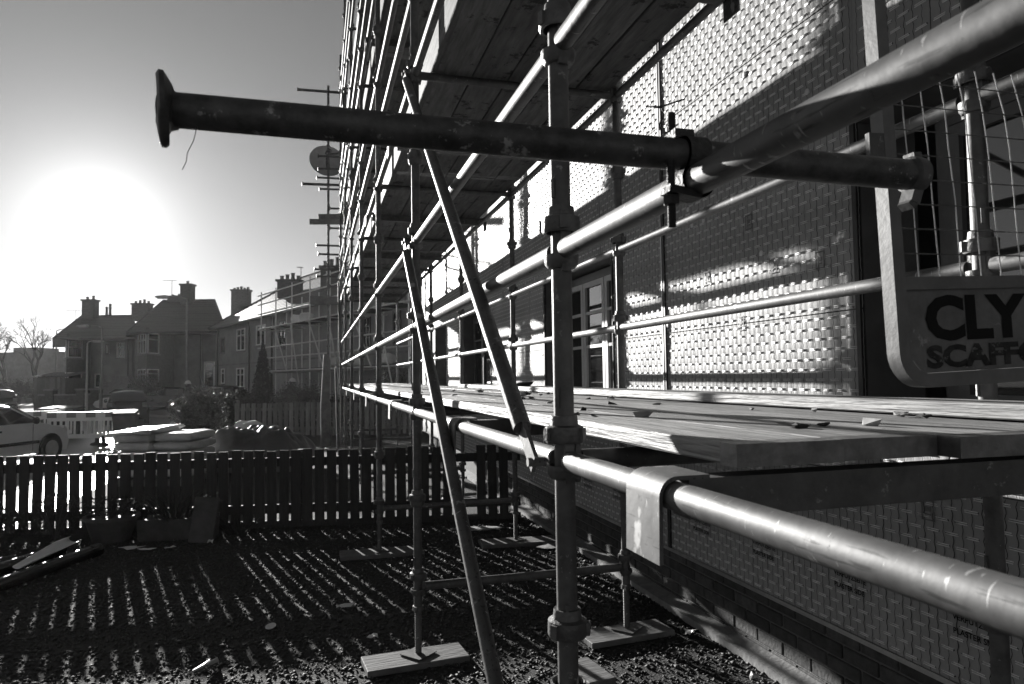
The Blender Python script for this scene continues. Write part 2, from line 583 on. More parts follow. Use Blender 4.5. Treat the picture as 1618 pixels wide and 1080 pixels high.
nsheet = 0
for ci in range(len(zs)-1):
    z0, z1 = zs[ci], zs[ci+1]-.006
    off = (ci % 2)*1.1
    cuts = sorted(set([-1.2, WEND] + [round(v+off, 3) for v in yb if -1.2 < v+off < WEND]))
    # split at openings
    for ya, yc in zip(cuts[:-1], cuts[1:]):
        pieces = [(ya+.003, yc-.003, z0, z1)]
        for (o0, o1, h0, h1) in OPEN:
            new = []
            for (p0, p1, q0, q1) in pieces:
                if o1 <= p0 or o0 >= p1 or h1 <= q0 or h0 >= q1:
                    new.append((p0, p1, q0, q1)); continue
                if p0 < o0: new.append((p0, o0, q0, q1))
                if p1 > o1: new.append((o1, p1, q0, q1))
                m0, m1 = max(p0, o0), min(p1, o1)
                if q0 < h0: new.append((m0, m1, q0, h0))
                if q1 > h1: new.append((m0, m1, h1, q1))
            pieces = new
        for (p0, p1, q0, q1) in pieces:
            if p1-p0 < .03 or q1-q0 < .02: continue
            fine = p0 < 7.6 and q0 < 4.3
            ny = max(1, int(round((p1-p0)/(CY/(6 if fine else 3) if p0 < 12 else .1))))
            nz = max(1, int(round((q1-q0)/(CZ/(5 if fine else 3) if p0 < 12 else .1))))
            if q0 > 4.4 or p0 > 11: ny = max(1, ny//2); nz = max(1, nz//2)
            yy = np.linspace(p0, p1, ny+1); zz = np.linspace(q0, q1, nz+1)
            Yg, Zg = np.meshgrid(yy, zz, indexing='ij')
            H = relief(Yg, Zg)
            Xg = WX - H + .001*((nsheet*7) % 3)
            V = np.stack([Xg, Yg, Zg], -1).reshape(-1, 3)
            i, j = np.meshgrid(np.arange(ny), np.arange(nz), indexing='ij')
            k = (i*(nz+1)+j).ravel()
            F = np.stack([k, k+1, k+nz+2, k+nz+1], 1)
            s = put(obj('cladding_sheet', np_mesh('cladding_sheet', V, F, PAPER, True)))
            nsheet += 1
            if p0 < 12 and q0 < 4.4:
                # exposed lengths of wire lying across the pockets
                rows = np.arange(math.ceil((q0+.008)/CZ), math.floor((q1-.008)/CZ)+1)
                bv = []; bf = []
                for r_ in rows:
                    st = (1 - (r_ % 2))
                    for cidx in range(int(p0/CY/2)-1, int(p1/CY/2)+2):
                        yc_ = (2*cidx+1-(r_ % 2))*CY
                        for dz in (-.0034, .0034):
                            ya_, yb_ = yc_-.026+random.uniform(-.003, .003), yc_+.026+random.uniform(-.003, .003)
                            if ya_ < p0 or yb_ > p1: continue
                            zc_ = r_*CZ+dz
                            x_ = WX-max(float(relief(np.float64(v_), np.float64(zc_))) for v_ in (ya_, yc_, yb_))+.0006
                            o_ = len(bv)
                            for (yy_) in (ya_, yb_):
                                bv += [(x_, yy_, zc_-.0025), (x_-.0028, yy_, zc_-.0019), (x_-.0028, yy_, zc_+.0019), (x_, yy_, zc_+.0025)]
                            bf += [(o_, o_+4, o_+5, o_+1), (o_+1, o_+5, o_+6, o_+2), (o_+2, o_+6, o_+7, o_+3), (o_, o_+1, o_+2, o_+3), (o_+4, o_+7, o_+6, o_+5)]
                cv = []; cf = []
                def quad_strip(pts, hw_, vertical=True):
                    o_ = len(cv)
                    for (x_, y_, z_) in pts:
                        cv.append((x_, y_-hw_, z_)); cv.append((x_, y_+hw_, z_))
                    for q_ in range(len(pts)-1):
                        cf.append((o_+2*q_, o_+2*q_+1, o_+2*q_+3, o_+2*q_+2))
                for cidx in range(math.ceil((p0+.004)/CY), math.floor((p1-.004)/CY)+1):  # dark strip along each crease, standing in for the shade in the fold
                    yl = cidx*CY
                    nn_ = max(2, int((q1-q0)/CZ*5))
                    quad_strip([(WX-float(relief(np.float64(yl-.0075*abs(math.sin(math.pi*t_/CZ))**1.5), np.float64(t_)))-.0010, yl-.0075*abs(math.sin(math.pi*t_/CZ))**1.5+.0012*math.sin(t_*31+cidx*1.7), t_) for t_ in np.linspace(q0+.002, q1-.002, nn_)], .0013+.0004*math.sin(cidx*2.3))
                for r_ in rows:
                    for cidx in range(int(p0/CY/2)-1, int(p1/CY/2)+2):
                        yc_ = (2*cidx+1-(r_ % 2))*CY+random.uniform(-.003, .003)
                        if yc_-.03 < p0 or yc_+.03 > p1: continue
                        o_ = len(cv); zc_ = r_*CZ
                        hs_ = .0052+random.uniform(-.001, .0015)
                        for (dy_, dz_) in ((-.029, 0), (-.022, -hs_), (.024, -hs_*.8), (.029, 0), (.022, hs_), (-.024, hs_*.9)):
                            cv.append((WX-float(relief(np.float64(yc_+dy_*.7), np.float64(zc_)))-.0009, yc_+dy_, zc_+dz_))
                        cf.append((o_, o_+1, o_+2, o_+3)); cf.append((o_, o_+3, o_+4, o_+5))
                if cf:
                    c_ = obj('crease_shade_and_slits', np_mesh('crease_shade_and_slits', cv, np.array(cf), SHADE_SLOT_CRUMB))
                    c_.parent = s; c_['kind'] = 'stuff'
                if bf:
                    w_ = obj('wire_mesh', np_mesh('wire_mesh', bv, np.array(bf), WIRE))
                    w_.parent = s
                    w_['kind'] = 'stuff'

# backing wall behind the sheets with the openings
bw = MB()
def wall_strips(x0, x1, ya, yb_, za, zb, holes):
    ys = sorted(set([ya, yb_]+[min(max(h[k], ya), yb_) for h in holes for k in (0, 1)]))
    zl = sorted(set([za, zb]+[min(max(h[k], za), zb) for h in holes for k in (2, 3)]))
    for a, b in zip(ys[:-1], ys[1:]):
        run = None
        for c, d in zip(zl[:-1], zl[1:]):
            m = ((a+b)/2, (c+d)/2)
            solid = not any(h[0] < m[0] < h[1] and h[2] < m[1] < h[3] for h in holes)
            if solid:
                bw.box(x0, x1, a, b, c, d)
wall_strips(WX+.012, WX+.32, -1.2, WEND, .45, 7.4, OPEN)
hchild(bw, 'backing_wall', FRAME_D)
# dark room behind the openings
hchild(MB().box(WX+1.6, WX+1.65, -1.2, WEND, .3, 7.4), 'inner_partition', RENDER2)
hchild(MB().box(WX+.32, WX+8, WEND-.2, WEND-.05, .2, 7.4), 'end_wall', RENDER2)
rf = MB().add([(WX-.45, -2, 7.42), (WX-.45, WEND+.3, 7.42), (WX+4.5, WEND-2, 10.2), (WX+4.5, -2, 10.2)], [(0, 1, 2, 3)])
hchild(rf, 'roof', SLATE)

# plinth: bricks with recessed mortar, near part brick by brick
hchild(MB().box(WX+.145, WX+.3, -1.2, WEND, -.05, .455), 'plinth_core', MORTAR)
bk_me = bevel_box('brick', .1, .215, .066, .005, BRICK)
row = 0
z = .015
while z < .44:
    y = 1.4 - (row % 2)*.1125
    while y < 9.2:
        b = obj('brick', bk_me)
        b.location = (WX+.185+random.uniform(-.003, .003), y+.1075, z)
        b.scale = (1, 1, 1 if z+.066 < .448 else .8)
        put(b)
        y += .2255
    z += .0755; row += 1
# projecting footing ledge and base bead
ft = MB()
ft.prism([(WX+.03, -.05), (WX+.16, -.05), (WX+.16, .075), (WX+.03, .045)], -1.2, WEND, lambda a, b, h: (a, h, b))
hchild(ft, 'footing_ledge', CONC)
bd = MB().box(WX-.012, WX+.14, -1.2, WEND, .445, .452).box(WX-.014, WX-.011, -1.2, WEND, .440, .462)
hchild(bd, 'base_bead', BEAD_METAL)
# vertical movement-joint strips
for yj in (4.28, 8.1):
    hchild(MB().box(WX-.014, WX-.004, yj-.02, yj+.006, .46, 7.3), 'joint_strip', BEAD)
    hchild(MB().box(WX-.017, WX-.004, yj+.008, yj+.02, .46, 7.3), 'joint_bead', BEAD_METAL)
# stop beads round openings
for (a, b, c, d) in OPEN:
    if a > 0:
        hchild(MB().box(WX-.012, WX+.03, a-.02, a-.004, c, d), 'stop_bead', BEAD)
    hchild(MB().box(WX-.012, WX+.03, b+.004, b+.03, c, d), 'stop_bead', BEAD)
    hchild(MB().box(WX-.010, WX+.03, max(a, -.2), b, d+.003, d+.02), 'stop_bead', BEAD)


def casement(y0, y1, z0, z1, x, mat_out, mat_in, lights=2, bars=(.45,)):
    """window set back in its opening; looks towards -X"""
    w = hchild(MB().box(x, x+.06, y0, y0+.06, z0, z1).box(x, x+.06, y1-.06, y1, z0, z1)
               .box(x, x+.06, y0+.06, y1-.06, z0, z0+.07).box(x, x+.06, y0+.06, y1-.06, z1-.07, z1), 'window', mat_out)
    def sub(mb, nm, mt):
        o = mb.build(nm, mt, None, False)
        o.parent = w; o.matrix_parent_inverse = Matrix.Translation(Vector((WX, 8, 0))).inverted() if False else Matrix.Identity(4)
        return o
    ys_ = np.linspace(y0+.06, y1-.06, lights+1)
    for k in range(lights):
        a, b = ys_[k]+.008, ys_[k+1]-.008
        c, d = z0+.078, z1-.078
        fr = MB().box(x-.012, x+.04, a, a+.05, c, d).box(x-.012, x+.04, b-.05, b, c, d).box(x-.012, x+.04, a+.05, b-.05, c, c+.055).box(x-.012, x+.04, a+.05, b-.05, d-.05, d)
        edges = [c+.055]
        for q in bars:
            zz_ = c+(d-c)*q
            fr.box(x-.008, x+.036, a+.05, b-.05, zz_-.014, zz_+.014)
            edges += [zz_-.014, zz_+.014]
        edges.append(d-.05)
        sub(fr, 'casement_frame', mat_in)
        for e0, e1 in zip(edges[::2], edges[1::2]):
            sub(MB().box(x+.012, x+.02, a+.05, b-.05, e0, e1), 'pane', GLASS)
    return w


casement(5.18, 6.84, 1.37, 2.58, WX+.20, FRAME_D, FRAME_M, 3, (.42, .72))
casement(9.25, 11.15, 1.36, 2.60, WX+.20, FRAME_D, FRAME_D, 3, (.7,))
casement(12.65, 13.65, 1.36, 2.58, WX+.20, FRAME_D, FRAME_D, 2, (.7,))
casement(-.15, 2.30, 1.39, 2.70, WX+.22, FRAME_D, FRAME_D, 2, ())
casement(5.18, 6.84, 4.1, 5.48, WX+.20, FRAME_D, FRAME_D, 3, (.7,))
casement(9.25, 11.15, 4.1, 5.48, WX+.20, FRAME_D, FRAME_D, 3, (.7,))
casement(-.15, 2.05, 4.1, 5.58, WX+.22, FRAME_D, FRAME_D, 3, (.7,))
# pale sills just showing above the deck
hchild(MB().box(WX-.03, WX+.2, 5.16, 6.85, 1.30, 1.338), 'sill', FRAME_W)
# vertical blind slats inside the big near window
for k in range(16):
    y = 1.95 - k*.085
    hchild(MB().bar((WX+.34+.01*(k % 2), y, 1.4), (WX+.34, y+random.uniform(-.01, .01), 2.2+.05*(k % 3)), .05, .003, (0, 1, 0)), 'blind_slat', FRAME_W)


# printing on the sheets
def text_mesh(s, size, mat, name='lettering', bold=0.0, depth=0.0):
    cu = bpy.data.curves.new(name, 'FONT')
    cu.body = s
    cu.size = size
    cu.offset = bold
    cu.extrude = depth
    cu.resolution_u = 3
    o = bpy.data.objects.new(name+'_tmp', cu)
    COL.objects.link(o)
    dg = bpy.context.evaluated_depsgraph_get()
    me = bpy.data.meshes.new_from_object(o.evaluated_get(dg))
    bpy.data.objects.remove(o); bpy.data.curves.remove(cu)
    me.name = name
    me.materials.clear(); me.materials.append(mat)
    return me


LINES = ['STUKADOORZIJDE', 'COTE A ENDUIRE', 'VERPUTZSEITE', 'PLASTER SIDE']
tmes = [text_mesh(s, .030, INK, bold=.0006) for s in LINES]
for k in range(9):
    y = 1.35+.62*k
    for j, me in enumerate(tmes):
        o = obj('lettering', me)
        # reads from outside: text x axis runs towards -Y
        o.rotation_euler = (R(90), 0, R(-90))
        o.location = (WX-.0065, y+.14, .80-.052*j)
        put(o)
MARK = material('faded_print', .16, .24, .6, 0, 60)
box_logo = MB()
for (a, b, c, d) in ((-.03, .03, .035, .041), (-.03, .03, -.041, -.035), (-.03, -.024, -.041, .041), (.024, .03, -.041, .041), (-.012, .012, -.006, .014), (-.014, .014, -.02, -.014)):
    box_logo.box(0, .0012, a, b, c, d)
lg = box_logo.data('printed_mark', MARK, False)
for (y, zc) in ((3.1, 2.18), (3.75, 2.2), (2.75, 2.15), (3.4, 1.9), (2.2, 1.08), (1.75, 1.06), (1.3, 1.05), (3.3, 2.45)):
    o = obj('printed_mark', lg); o.location = (WX-.0075, y, zc); put(o)
# plastic fixing washers
fx = MB().lathe([(.016, 0), (.016, .003), (.010, .006), (.004, .006)], n=12, axis='x').data('fixing_washer', FRAME_W)
for k in range(46):
    zz_ = .46+.72*random.randint(0, 5)+random.choice((.05, .36, .66)); yy_ = random.uniform(2.6, 8)
    if any(a-.05 < yy_ < b+.05 and c-.05 < zz_ < d+.05 for a, b, c, d in OPEN): continue
    o = obj('fixing_washer', fx)
    o.location = (WX-.004, yy_, zz_); o.rotation_euler = (0, R(180), 0); put(o)

# ------------------------------------------------------------------ the scaffold
XO, XI, Y0, BAY = .57, 1.87, 1.57, 2.5
ZL = lambda k: 1.42+.5*k             # centre height of a ledger at level k
LAST = 6
TOP = 9.25
TR = .02415
SIDE = {XO: 'outer', XI: 'inner'}
NODES_OUT = {0, 1, 2, 4, 5, 6, 8, 9, 10, 12, 13, 14}

std_tube = MB().tube((0, 0, .30), (0, 0, TOP), TR, 24).data('tube', GALV_OLD)
lower_cup = MB().lathe([(.0245, 0), (.033, .002), (.0405, .012), (.042, .034), (.038, .034), (.034, .018), (.0245, .016)], n=24).data('lower_cup', CAST)
uc = MB().lathe([(.0255, .150), (.0315, .150), (.034, .128), (.0455, .124), (.0465, .092), (.043, .086), (.036, .088), (.034, .11), (.0255, .12)], n=24)
for k in range(3):
    t = 2*math.pi*k/3+.4
    c, s_ = math.cos(t), math.sin(t)
    uc.bar((c*.042, s_*.042, .107), (c*.053, s_*.053, .107), .018, .03)
uc_me = uc.data('upper_cup', CAST)
lockbar = MB().bar((.027, 0, .17), (.027, 0, .215), .008, .006, (1, 0, 0)).data('locking_bar', CAST)
jk = MB()
jp = []
zz_ = .05
while zz_ < .36:
    jp += [(.0175, zz_), (.0195, zz_+.004), (.0195, zz_+.006), (.0175, zz_+.010)]
    zz_ += .010
jk.lathe(jp, n=16)
jack_me = jk.data('jack_screw', GALV)
cn = MB().lathe([(.024, .285), (.031, .287), (.031, .312), (.024, .314)], n=16)
for sgn in (-1, 1):
    cn.path([(sgn*.028, 0, .30), (sgn*.045, 0, .296), (sgn*.052, 0, .30+sgn*.012), (sgn*.048, 0, .318)], .008, 8)
collar_me = cn.data('jack_nut', CAST)
plate_me = bevel_box('base_plate', .15, .15, .006, .0015, GALV_OLD)
sole_mes = [bevel_box('sole_board', .58, .22, .036, .004, BATTEN), bevel_box('sole_board', .75, .24, .038, .005, BATTEN)]

for side in (XO, XI):
    for i in range(-1, LAST+1):
        y = Y0+BAY*i
        nm = 'on the left by the fence' if False else ''
        if i < 0:
            lab = f'{SIDE[side]} scaffold standard just behind the camera'
        else:
            lab = f'{nth(i)} upright scaffold standard from the camera in the {SIDE[side]} row'
        s = thing('scaffold_standard', lab, 'scaffold pole', (side, y, 0), (0, 0, 0), f'{SIDE[side]} scaffold standards')
        obj('tube', std_tube, s)
        for k in range(-2, 16):
            zc = 1.375+.5*k
            used = (k in NODES_OUT) or k == -2
            obj('lower_cup', lower_cup, s, (0, 0, zc))
            dz = 0 if used else -.055
            if side == XO and i == 0 and k == -1: dz = .05
            u_ = obj('upper_cup', uc_me, s, (0, 0, zc+dz), (0, 0, random.uniform(0, 6)))
            obj('locking_bar', lockbar, s, (0, 0, zc), (0, 0, R(random.uniform(150, 260))))
        obj('jack_screw', jack_me, s)
        obj('jack_nut', collar_me, s, (0, 0, 0), (0, 0, R(25+40*i)))
        obj('base_plate', plate_me, s, (0, 0, .042), (0, 0, R((40 if i == 1 else 12*i))))
        if i >= 0:
            sb = obj('sole_board', sole_mes[(i+1) % 2], None, (side+(.02 if i != 1 else -.02), y-.02, .003), (R(.6), R(.5), R(random.uniform(-6, 10) if i != 1 else 6)))
            tag(sb, f'timber sole board under the {nth(i)} {SIDE[side]} scaffold standard', 'plank', 'sole boards under the scaffold')

# ledgers (along the wall)
led_len = BAY
led_me = MB().tube((0, .040, 0), (0, BAY-.040, 0), TR, 24).data('tube', GALV)
bl = MB()
# forged blade: convex plate that drops into the cup
prof = [(-.012, -.052), (.012, -.052), (.020, -.02), (.022, 0), (.020, .02), (.012, .052), (-.012, .052), (-.018, 0)]
bl.prism([(.030+b*.0+a*.42, b) for a, b in prof], -.011, .011, lambda a, b, h: (h, a, b))
blade_me = bl.data('blade', CAST)
LVNAME = {-2: 'near the ground', 0: 'at deck height', 1: 'as middle guard rail above the deck', 2: 'as top guard rail above the deck', 4: 'under the second deck', 5: 'as middle guard rail of the second deck',
          6: 'as top guard rail of the second deck', 8: 'under the third deck', 9: 'as middle guard rail of the third deck', 10: 'as top guard rail of the third deck',
          12: 'under the top deck', 13: 'as middle guard rail of the top deck', 14: 'as top guard rail of the top deck'}


def bayname(i):
    return 'bay beside the camera' if i < 0 else f'{nth(i)} bay'


for side in (XO, XI):
    for k in sorted(NODES_OUT):
        for i in range(-1, LAST):
            if side == XI and k in (5, 6, 9, 10, 13, 14): continue
            if side == XI and i == -1 and k not in (0, 1, 2, 4): continue
            l = thing('ledger', f'{SIDE[side]} ledger tube {LVNAME[k]}, {bayname(i)}', 'scaffold tube', (side, Y0+BAY*i, ZL(k)), (0, 0, 0), f'{SIDE[side]} ledgers')
            obj('tube', led_me, l)
            obj('blade', blade_me, l)
            obj('blade', blade_me, l, (0, BAY, 0), (0, 0, math.pi))

# transoms (across)
tw = XI-XO
tr_me = MB().tube((.040, 0, 0), (tw-.040, 0, 0), TR, 20).data('tube', GALV_OLD)
bx = MB().prism([(.030+a*.42, b) for a, b in prof], -.011, .011, lambda a, b, h: (a, h, b)).data('blade', CAST)
for k in (-2, 0, 4, 8, 12):
    for i in range(0 if k < 1 else -1, LAST+1):
        w = 'beside the camera' if i < 0 else f'at the {nth(i)} pair of standards'
        l = thing('transom', f'transom tube across the scaffold {LVNAME[k]}, {w}', 'scaffold tube', (XO, Y0+BAY*i, ZL(k)), (0, 0, 0), 'transoms across the scaffold')
        obj('tube', tr_me, l)
        obj('blade', bx, l)
        obj('blade', bx, l, (tw, 0, 0), (0, 0, math.pi))
# intermediate transoms that hook over the ledgers
it_body = MB().box(.04, tw-.04, -.028, .028, -.046, .022).data('beam', GALV_OLD, False)
hk = MB()
hp = []
for k in range(9):
    t = math.pi/2*k/8
    hp.append((-.030*math.sin(t)*1.0-.004, .0265-.030*(1-math.cos(t))))
outer = [(.06, .0335), (.0, .0335)]+[(-.034*math.sin(math.pi/2*k/8), .0335-.034*(1-math.cos(math.pi/2*k/8))) for k in range(1, 9)]+[(-.036, -.108)]
inner = [(-.0285, -.108)]+[(-.0275*math.sin(math.pi/2*k/8), .0265-.0275*(1-math.cos(math.pi/2*k/8))) for k in range(8, 0, -1)]+[(.0, .0265), (.06, .0265)]
hk.prism(outer+inner, -.062, .062, lambda a, b, h: (a, h, b))
hook_me = hk.data('hook_plate', GALV, True, 50)
mids = {0: [1.095], 4: [.32]}
for i in range(0, LAST):
    for k in (0, 4, 8, 12):
        mids.setdefault(k, []).append(Y0+BAY*(i+.5))
for k, ys_ in mids.items():
    for n_, y in enumerate(ys_):
        w = 'carrying the near board ends' if (k == 0 and n_ == 0) else ('overhead beside the camera' if y < 1 else f'halfway along the {nth(int((y-Y0)//BAY))} bay')
        l = thing('intermediate_transom', f'hooked intermediate transom {LVNAME[k]}, {w}', 'scaffold beam', (XO, y, ZL(k)), (0, 0, 0), 'intermediate transoms')
        obj('beam', it_body, l)
        obj('hook_plate', hook_me, l)
        obj('hook_plate', hook_me, l, (tw, 0, 0), (0, 0, math.pi))

# deck boards
BT, BWd = .038, .219
_board_cache = {}
def board_mesh(length, mat=None, th=BT, wd=BWd):
    mat = mat or BOARD
    key = (round(length, 2), mat.name)
    if key not in _board_cache:
        _board_cache[key] = bevel_box('plank', wd, length, th, .004, mat)
    return _board_cache[key]
band_me = MB().box(-BWd/2-.0015, BWd/2+.0015, -.0015, .05, -.0012, BT+.0012).data('end_band', BOARD_END, False)


def board(x, y0, length, z, label, grp, tilt=0, bands=True):
    t = thing('scaffold_board', label, 'scaffold board', (x, y0, z), (R(tilt), 0, R(random.uniform(-.08, .08))), grp)
    obj('plank', board_mesh(length, BOARD_DECK if z < 2 else BOARD), t, (0, length/2, 0))
    if bands:
        obj('end_band', band_me, t)
        obj('end_band', band_me, t, (0, length, 0), (0, 0, math.pi))
    return t


BN = ['outermost', 'second from the outside', 'middle', 'second from the wall', 'innermost']
for k, nm, ya in ((0, 'first deck', 1.06), (4, 'second deck', -1.6), (8, 'third deck', .4), (12, 'top deck', 4.5)):
    for j in range(5):
        y = ya + (0, .015, -.03, .0, -.05)[j]
        seg = 0
        while y < Y0+BAY*LAST-.3:
            ln = min(3.9, Y0+BAY*LAST+.35-y)
            board(.70+BWd/2+j*(BWd+.009), y, ln-.006, ZL(k)+.0262+(.0337-.0262 if True else 0)+random.uniform(0, .007),
                  f'{BN[j]} board of the {nm}, {nth(seg)} length from the camera end', f'boards of the {nm}')
            y += ln; seg += 1
# loose inner board laid on top of the deck, and a lapped one further on
board(1.735, .55, 3.9, ZL(0)+.0337+BT+.006, 'extra board lying on top of the first deck along the wall', 'boards of the first deck', .0)
board(1.735, 4.5, 3.6, ZL(0)+.0337+BT+.006, 'extra lapped board beyond the first one along the wall', 'boards of the first deck', .0)
# toe boards on the upper decks
for k, nm in ((4, 'second deck'), (8, 'third deck'), (12, 'top deck')):
    y = -1.6 if k == 4 else .4
    seg = 0
    while y < Y0+BAY*LAST-.2:
        ln = min(3.9, Y0+BAY*LAST+.3-y)
        t = thing('toe_board', f'toe board on edge along the {nm}, {nth(seg)} from the camera', 'toe board', (.668, y, ZL(k)+.036), (0, 0, 0), 'toe boards')
        obj('plank', board_mesh(ln-.03), t, (0, ln/2, BWd/2), (0, R(90), 0))
        y += ln; seg += 1
# end boards across the far end, seen against the sky
# sloping braces on the outer face
def brace(p0, p1, label, r=TR, mat=GALV):
    p0 = Vector(p0); p1 = Vector(p1)
    t = thing('brace', label, 'scaffold brace', p1, (0, 0, 0), 'diagonal braces')
    d = (p1-p0).normalized()
    a = p0+d*.12; b = p1-d*.12
    m = MB().tube(a-p1, b-p1, r, 24)
    m.build('tube', mat, t)
    for e, s_ in ((p0, 1), (p1, -1)):
        # flattened and pierced ends that fork round the cup
        q = MB()
        q.bar(e-p1-d*(s_*.01), e-p1+d*(s_*.125), .050, .010, (1, 0, 0))
        q.tube(e-p1+Vector((-.016, 0, 0)), e-p1+Vector((.03, 0, 0)), .011, 10)
        q.build('flattened_end', mat, t)
    return t


XB = XO-.055
brace((XB, 4.12, ZL(4)+.02), (XB, 1.64, ZL(0)-.01), 'long brace tube sloping from the second deck down to the near standard')
brace((XB-.005, 4.12, ZL(2)), (XB-.005, 1.60, .37), 'brace tube sloping from the top guard rail down to the gravel')
brace((XB, Y0+BAY*6-.1, ZL(5)), (XB, Y0+BAY*5+.02, .2), 'steep brace tube at the far end of the scaffold')
brace((XB-.08, Y0+BAY*6-.6, ZL(1)), (XB-.08, Y0+BAY*5+.05, .15), 'short brace tube at the far end of the scaffold')
brace((XB, Y0+BAY*3+.05, ZL(12)), (XB, Y0+BAY*2+.05, ZL(8)), 'brace tube high on the outer face, third bay')
brace((XB, Y0+BAY*5+.05, ZL(12)), (XB, Y0+BAY*4+.05, ZL(8)), 'brace tube high on the outer face, fifth bay')

# loose tube clamped across the near guard rail
TL = at_depth(255, 172, .98); TRt = Vector((.95, .913, 1.943))
lt = thing('clamped_tube', 'dark tube with flanged end jutting out over the garden, clamped to the guard rail', 'scaffold tube', TL)
dv = (TRt-TL)
MB().tube((0, 0, 0), dv, .0248, 32).build('tube', STEEL_DARK, lt)
dn = dv.normalized()
# worn, bent flange at the left end
fl = MB()
ring = 26
pv_ = []
dn = Vector((.978, .185, -.06)).normalized()        # the flange is knocked askew
upv = Vector((0, 0, 1)); sid = dn.cross(upv).normalized(); upv = sid.cross(dn).normalized()
prof_f = [(.0242, .024), (.028, .015), (.036, .011), (.048, .008), (.0525, .004), (.0525, -.002), (.046, -.005), (.020, -.006)]
vs = []; fs = []
for (r_, h_) in prof_f:
    for k in range(ring):
        t = 2*math.pi*k/ring
        rr = r_*(1.04 if r_ > .05 and math.sin(t) > 0 else 1)
        if r_ > .05:
            rr *= 1+.05*math.sin(3*t+.5)
            if math.sin(t) < -.55: rr *= .93-.05*math.sin(9*t)
        bend = .006*math.sin(t) if r_ > .04 else 0
        vs.append(dn*(h_-bend*1.0) + sid*(rr*math.cos(t)) + upv*(rr*math.sin(t)))
m_ = len(prof_f)
for i_ in range(m_-1):
    for k in range(ring):
        fs.append((i_*ring+k, i_*ring+(k+1) % ring, (i_+1)*ring+(k+1) % ring, (i_+1)*ring+k))
fs.append(tuple(range((m_-1)*ring, m_*ring)))
fl.add(vs, fs).build('flange', STEEL_DARK, lt, True, 50)
# forged hook at the right end
hk2 = MB()
hk2.lathe([(.024, -.012), (.030, -.008), (.031, .0), (.029, .012), (.018, .015)], n=18, axis='x')
hk2.bar((.002, 0, .02), (.0, 0, .036), .022, .016, (1, 0, 0)).bar((.0, 0, -.022), (-.010, 0, -.048), .026, .018, (1, 0, 0)).bar((-.010, 0, -.046), (-.018, 0, -.054), .024, .014, (1, 0, 0))
h2 = hk2.build('end_fitting', GALV_OLD, lt)
h2.location = dv*1.0
wp = at_depth(311, 200, .975)-TL
tw_ = MB().path([wp, wp+Vector((-.004, 0, -.02)), wp+Vector((-.012, 0, -.038)), wp+Vector((-.013, 0, -.05)), wp+Vector((-.018, 0, -.062))], .0006, 5)
tw_.build('tie_wire', RUST, lt)

# swivel coupler joining that tube to the guard rail ledger
_tc = (XO-TL.x)/(TRt.x-TL.x)
zt = TL.z+_tc*(TRt.z-TL.z); zl = ZL(1)
YC = TL.y+_tc*(TRt.y-TL.y)
cou = thing('tube_coupler', 'rusty bolted coupler clamping the jutting tube to the guard rail', 'coupler', (XO, YC, zl))
def band(r0, r1, w, axis, cz, off=0.0):
    m = MB()
    n = 22
    pr = [(r1, -w/2), (r1, w/2), (r0, w/2), (r0, -w/2), (r1, -w/2)]
    m.lathe(pr, (off, 0, cz) if axis == 'x' else (0, off, cz), n, axis)
    return m
band(.0243, .029, .036, 'y', 0).build('ledger_clamp', RUST, cou)
band(.0248, .0295, .036, 'x', zt-zl).build('tube_clamp', RUST, cou)
def bolt(p, z0, z1):
    m = MB().tube((p[0], p[1], z0), (p[0], p[1], z1), .0062, 12)
    k = z0
    pr = []
    while k < z1-.003:
        pr += [(.0058, k), (.0070, k+.0012), (.0058, k+.0024)]; k += .0024
    m.lathe(pr, (p[0], p[1], 0), 12)
    return m
bolt((-.012, .041), .01, .125).build('bolt', RUST, cou)
bolt((-.045, -.012), -.075, .03).build('bolt', RUST, cou)
for (p, zz_) in (((-.012, .041), .085), ((-.045, -.012), -.035)):
    MB().lathe([(.0125, zz_-.006), (.0135, zz_-.004), (.0135, zz_+.006), (.0125, zz_+.008)], (p[0], p[1], 0), 6).build('nut', RUST, cou)
MB().bar((-.055, -.012, -.018), (.0, -.012, -.026), .03, .012).build('clamp_flap', RUST, cou)
MB().bar((-.012, .05, .075), (-.012, -.0, .078), .034, .014).build('clamp_flap', RUST, cou)
# bent tie wire standing up behind the coupler
bt = at_depth(1040, 200, 1.15)
MB().path([at_depth(1043, 205, 1.15), at_depth(1041, 188, 1.15), at_depth(1049, 176, 1.15), at_depth(1021, 168, 1.15), at_depth(1040, 169, 1.15), at_depth(1082, 156, 1.15)], .0016, 6)
w_ = MB().path([Vector(p)-Vector((XO, YC, zl)) for p in (at_depth(1043, 205, 1.12), at_depth(1042, 196, 1.12), at_depth(1049, 182, 1.12), at_depth(1046, 170, 1.12), at_depth(1021, 168, 1.12), at_depth(1045, 168, 1.12), at_depth(1082, 156, 1.12))], .0016, 6).build('tie_wire', RUST, cou)

# ladder gate with stencilled plate at the near end of the deck
gate = thing('mesh_gate', 'mesh access gate with a stencilled name plate at the near deck end', 'gate', (1.045, 1.05, 1.60), (0, R(-2.2), 0))
gp = []
for k in range(9):
    t = math.pi/2*k/8
    gp.append((.055-.055*math.sin(t), .055-.055*math.cos(t)))
pth = [(0, .95)]+[(a, b) for a, b in reversed(gp)][0:0]
fr_pts = [(.0, .98)]+[(.055-.055*math.cos(math.pi/2*k/8), .055-.055*math.sin(math.pi/2*k/8)) for k in range(9)]+[(.78, 0)]
